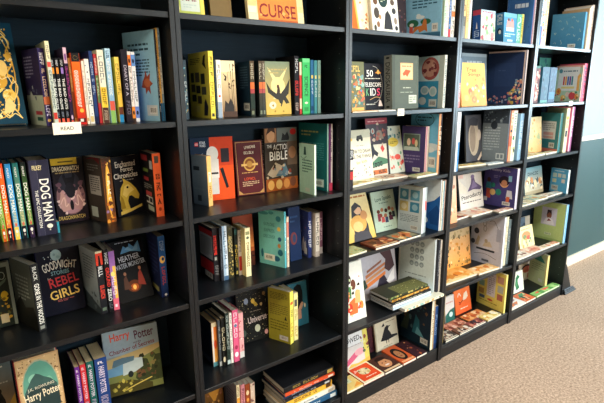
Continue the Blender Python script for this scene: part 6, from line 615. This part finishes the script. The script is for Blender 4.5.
["F",5,5,2.9602,.236,.09,.0,8.0,.012,.22,.1461,"e0c8b8","e9dcc0","paperback_book","pale cover with dark haired red cheeked portrait, bottom shelf of far right case",[["R",0,0,1,1,"e0d0c0"],["E",.5,.66,.36,.22,"2c2428"],["E",.5,.6,.28,.19,"d8826a"],["E",.5,.52,.2,.08,"c86a58"],["P",[.2,.1,.3,.36,.5,.44,.7,.36,.9,.1],"f0e8dc"],["P",[.5,.1,.56,.36,.8,.3,.9,.08],"d89080"]],[],"front",0],
["S",5,5,3.0228,.0608,.09,-19.5,.0,.02,.184,.2725,"cfdca8","e9dcc0","paperback_book","pale green cover with teal hill shape and script lines, bottom shelf of far right case",[["R",0,0,1,1,"ccdcac"],["E",.5,.8,.3,.07,"4a9a88"],["P",[.2,.74,.4,.84,.6,.92,.8,.8,.9,.72],"4a9a88"],["L",.15,.4,.85,.66,4,"a0b888"],["R",.6,.1,.84,.2,"dce4d8"],["R",.94,0,1,1,"e8d890"]],[["R",0,0,1,1,"e8d890"]],"",0],
["L",5,5,2.4274,-0.004,.09,.0,.0,.012,.12,.1957,"e8e0d4","efe6d2","paperback_book","flat white book with red oval at front left, bottom shelf of far right case",[["R",0,0,1,1,"ece4d8"],["E",.55,.7,.3,.16,"d85048"],["P",[.05,.1,.3,.4,.8,.44,.6,.2],"e08858"],["P",[.05,.3,.2,.5,.36,.44],"5a6a78"],["S",.1,.1,.9,.9,8,.03,.06,["d8a878","7a8a98"]]],[],"",0],
["L",5,5,2.6242,-0.004,.09,.0,.0,.013,.12,.1375,"d86848","efe6d2","paperback_book","flat orange and green book in the front middle, bottom shelf of far right case",[["R",0,0,1,1,"d87048"],["P",[.1,.5,.5,.9,.95,.9,.9,.6,.5,.6],"4a8a60"],["S",.08,.08,.92,.92,10,.05,.1,["e8c898","2c5a48","f0e8d8"]]],[],"",0],
["L",5,5,2.7747,-0.004,.09,.0,.0,.016,.058,.3659,"7aa85c","efe6d2","hardback_book","flat green book with red oval at right end, bottom shelf of far right case",[["R",0,0,1,1,"88b468"],["E",.4,.6,.3,.22,"e0604c"],["E",.38,.64,.12,.08,"ec8468"],["P",[.6,.1,.7,.5,.95,.6,.98,.1],"5a8a48"],["S",.05,.05,.95,.35,10,.03,.07,["5a9050","a8cc80"]]],[],"",0],
]


for i, b in enumerate(BOOKS):
    make_book(i, b)

# ------------------------------------------------------------------ bookcases
ZS = [1.942, 1.571, 1.202, .862, .456, .09]
TOP = 2.37; ST = 0.02; SP = 0.0185
BC = [None, 'black brown bookcase at the far left with fantasy novels on its shelves',
      'black brown bookcase second from the left, with a stack of flat books at bottom',
      'black brown bookcase in the middle of the row of five',
      'black brown bookcase fourth from the left in the row',
      'black brown bookcase at the far right end beside the teal wall']
W0 = hexc('101114'); PIN = hexc('8a8a88')
for u in range(1, 6):
    x0 = .8 * (u - 2); x1 = x0 + .8
    root = empty('bookcase', (x0, 0, 0)); tag(root, BC[u], 'bookcase', 'bookcases standing side by side in one row')
    for a in (0.0004, .8 - SP - .0004):
        m = MB(); m.box(a, -.008, 0, a + SP, .29, TOP, W0, .0012); m.build('side_panel', M_WOOD, root)
    # shelf-pin holes: two columns of small dark sockets with bright rims on the inner faces
    for zi, z in enumerate(ZS):
        m = MB(); m.box(SP + .0006, -.001, z - ST, .8 - SP - .0006, .2765, z, W0, .001); m.build('shelf', M_WOOD, root)
    m = MB(); m.box(SP + .0006, -.001, TOP - .02, .8 - SP - .0006, .2765, TOP, W0, .001); m.build('top_panel', M_WOOD, root)
    m = MB(); m.box(SP + .0006, .277, .0, .8 - SP - .0006, .2845, TOP - .001, W0); m.build('back_panel', M_BACK, root)
    m = MB(); m.box(SP + .0006, .0, .0, .8 - SP - .0006, .018, .09 - ST - .0004, W0, .001); m.build('plinth', M_WOOD, root)
    for a in (.8 - SP - .0004,):
        for y in (.035, .235):
            m = MB()
            z = .17
            while z < TOP - .06:
                if all(abs(z - q + .01) > .018 for q in ZS):
                    m.mesh([(a - .0003, y + .0021 * math.cos(j * math.pi / 4), z + .0021 * math.sin(j * math.pi / 4)) for j in range(8)], [tuple(range(8))], PIN)
                z += .064
            o = m.build('peg_holes', M_CARD, root); o['kind'] = 'stuff'
    m = MB()
    for a in (.012, .75):
        m.box(a, .004, .0, a + .02, .03, .006, hexc('c8c0b4'), .001)

# end foot: splayed bracket standing against the right end of the row
root = empty('foot_bracket', (3.2006, 0, 0)); tag(root, 'black sloping end bracket at the foot of the far right bookcase', 'bracket')
m = MB(); y0, y1 = -.008, .05
pr = [(0, 0), (.165, 0), (.16, .022), (.135, .03), (.12, .06), (.015, .26), (0, .27)]
n = len(pr)
m.mesh([(x, y0, z) for x, z in pr] + [(x, y1, z) for x, z in pr], [tuple(range(n)), tuple(range(n, 2 * n))[::-1]] + [((j + 1) % n, j, n + j, n + (j + 1) % n) for j in range(n)], W0)
m.build('gusset', M_WOOD, root, fix=True)
m = MB()
for j in range(3):
    m.box(.0, -.03 + .005 * j, .004 + .014 * j, .185 - .014 * j, -.0085, .016 + .014 * j, W0, .002)
m.build('moulding', M_WOOD, root)

# shelf tags
def tagcard(x, z, w, h, lines, label):
    r = empty('shelf_tag', (x, -.0022, z)); tag(r, label, 'shelf label', 'paper tags on the shelf edges')
    m = MB(); m.box(0, 0, 0, w, .0008, h, hexc('efe8d8'))
    artwork(m, Vector((0, -.00004, 0)), X, Zv, -Y, w, h, lines, int(x * 100))
    m.build('card', M_CARD, r)
tagcard(-.418, 1.5485, 0.082, .037, [['R', 0, 0, 1, 1, 'efe8d8'], ['T', 'READ', .5, .5, .46, .3, '2a2826']], 'cream paper tag reading READ clipped to the second shelf edge, leftmost bookcase')
tagcard(1.136, 1.5455, .048, .035, [['R', 0, 0, 1, 1, 'f4ead8'], ['L', .15, .2, .85, .8, 2, '8a8478']], 'small white tag hanging on the second shelf edge of the middle bookcase')
tagcard(2.93, 1.545, .055, .035, [['R', 0, 0, 1, 1, 'f0ece4'], ['L', .15, .2, .85, .8, 2, '8a8a88']], 'small white tag on the second shelf edge of the far right bookcase')


# ------------------------------------------------------------------ room
def plane(name, x0, y0, z0, x1, y1, z1, mat):
    m = MB(); m.box(x0, y0, z0, x1, y1, z1, (1, 1, 1, 1)); return struct(m.build(name, mat))
plane('floor', -3.5, -6.0, -.05, 7.0, .35, 0, M_CARPET)
plane('wall_back', -3.5, .29, 0.0, 7.0, .35, 2.9, M_PALE)
plane('wall_left', -3.55, -6.0, 0, -3.5, .35, 2.9, M_WARM)
plane('wall_right', 7.0, -6.0, 0, 7.05, .35, 2.9, M_PALE)
plane('wall_front', -3.5, -6.05, 0, 7.0, -6.0, 2.9, M_WARM)
plane('ceiling', -3.5, -6.0, 2.9, 7.0, .35, 2.95, M_CEIL)
plane('wall_back_wainscot', 3.2, .2855, 0.0, 7.0, .2899, 1.205, M_TEAL)
plane('baseboard_back', 3.2, .268, 0, 7.0, .2854, .095, M_TRIM)
plane('trim_1', 3.2, .262, 1.205, 7.0, .2899, 1.245, M_TRIM)

# ------------------------------------------------------------------ camera
cam = bpy.data.cameras.new('camera'); co = bpy.data.objects.new('camera', cam); COL.objects.link(co)
cam.sensor_fit = 'HORIZONTAL'; cam.sensor_width = 36.0; cam.lens = 468.6124 * 36.0 / 604.0; cam.clip_start = .02
ya, pi_, ro = -0.6315, -0.2337, 0.0105
def rz(a): return Matrix.Rotation(a, 3, 'Z')
def rx(a): return Matrix.Rotation(a, 3, 'X')
def ry(a): return Matrix.Rotation(a, 3, 'Y')
R = rz(ya) @ rx(pi_) @ ry(ro)
B = Matrix((R.col[0], R.col[2], -R.col[1])).transposed()
co.matrix_world = Matrix.Translation((-0.6629, -1.642, 1.6771)) @ B.to_4x4()
scene.camera = co

# ------------------------------------------------------------------ light
def area(name, loc, target, sx, sy, power, col):
    l = bpy.data.lights.new(name, 'AREA'); l.shape = 'RECTANGLE'; l.size = sx; l.size_y = sy; l.energy = power; l.color = col
    o = bpy.data.objects.new(name, l); COL.objects.link(o); o.location = loc
    o.rotation_euler = (Vector(target) - Vector(loc)).to_track_quat('-Z', 'Y').to_euler()
    return o
# daylight through the big window in the right-hand wall of the room
area('window_daylight', (6.9, -3.0, 1.85), (0, -3.0, 1.85), 3.4, 1.2, 400, (.70, .89, 1.0))
# daylight from the windows in the wall behind the camera
area('window_daylight', (4.8, -5.9, 1.95), (4.8, 0, 1.9), 3.0, 1.1, 290, (.86, .95, 1.0))
# ceiling lamps: cool panel over the right, neutral over the middle, warm over the left
area('ceiling_lamp', (2.6, -1.6, 2.84), (2.6, -1.55, 0), 1.2, .6, 20, (.86, .95, 1.0))
area('ceiling_lamp', (.9, -1.6, 2.84), (.9, -1.55, 0), 1.2, .6, 46, (1.0, .93, .82))
area('ceiling_lamp', (-1.5, -1.5, 2.84), (-1.5, -1.45, 0), 1.2, .6, 40, (1.0, .80, .55))
w = bpy.data.worlds.new('world'); scene.world = w; w.use_nodes = True
w.node_tree.nodes['Background'].inputs[0].default_value = (.55, .68, .85, 1); w.node_tree.nodes['Background'].inputs[1].default_value = .05
scene.view_settings.view_transform = 'Standard'; scene.view_settings.look = 'None'; scene.view_settings.gamma = 1.0
scene.view_settings.use_curve_mapping = False; scene.view_settings.exposure = 0.0
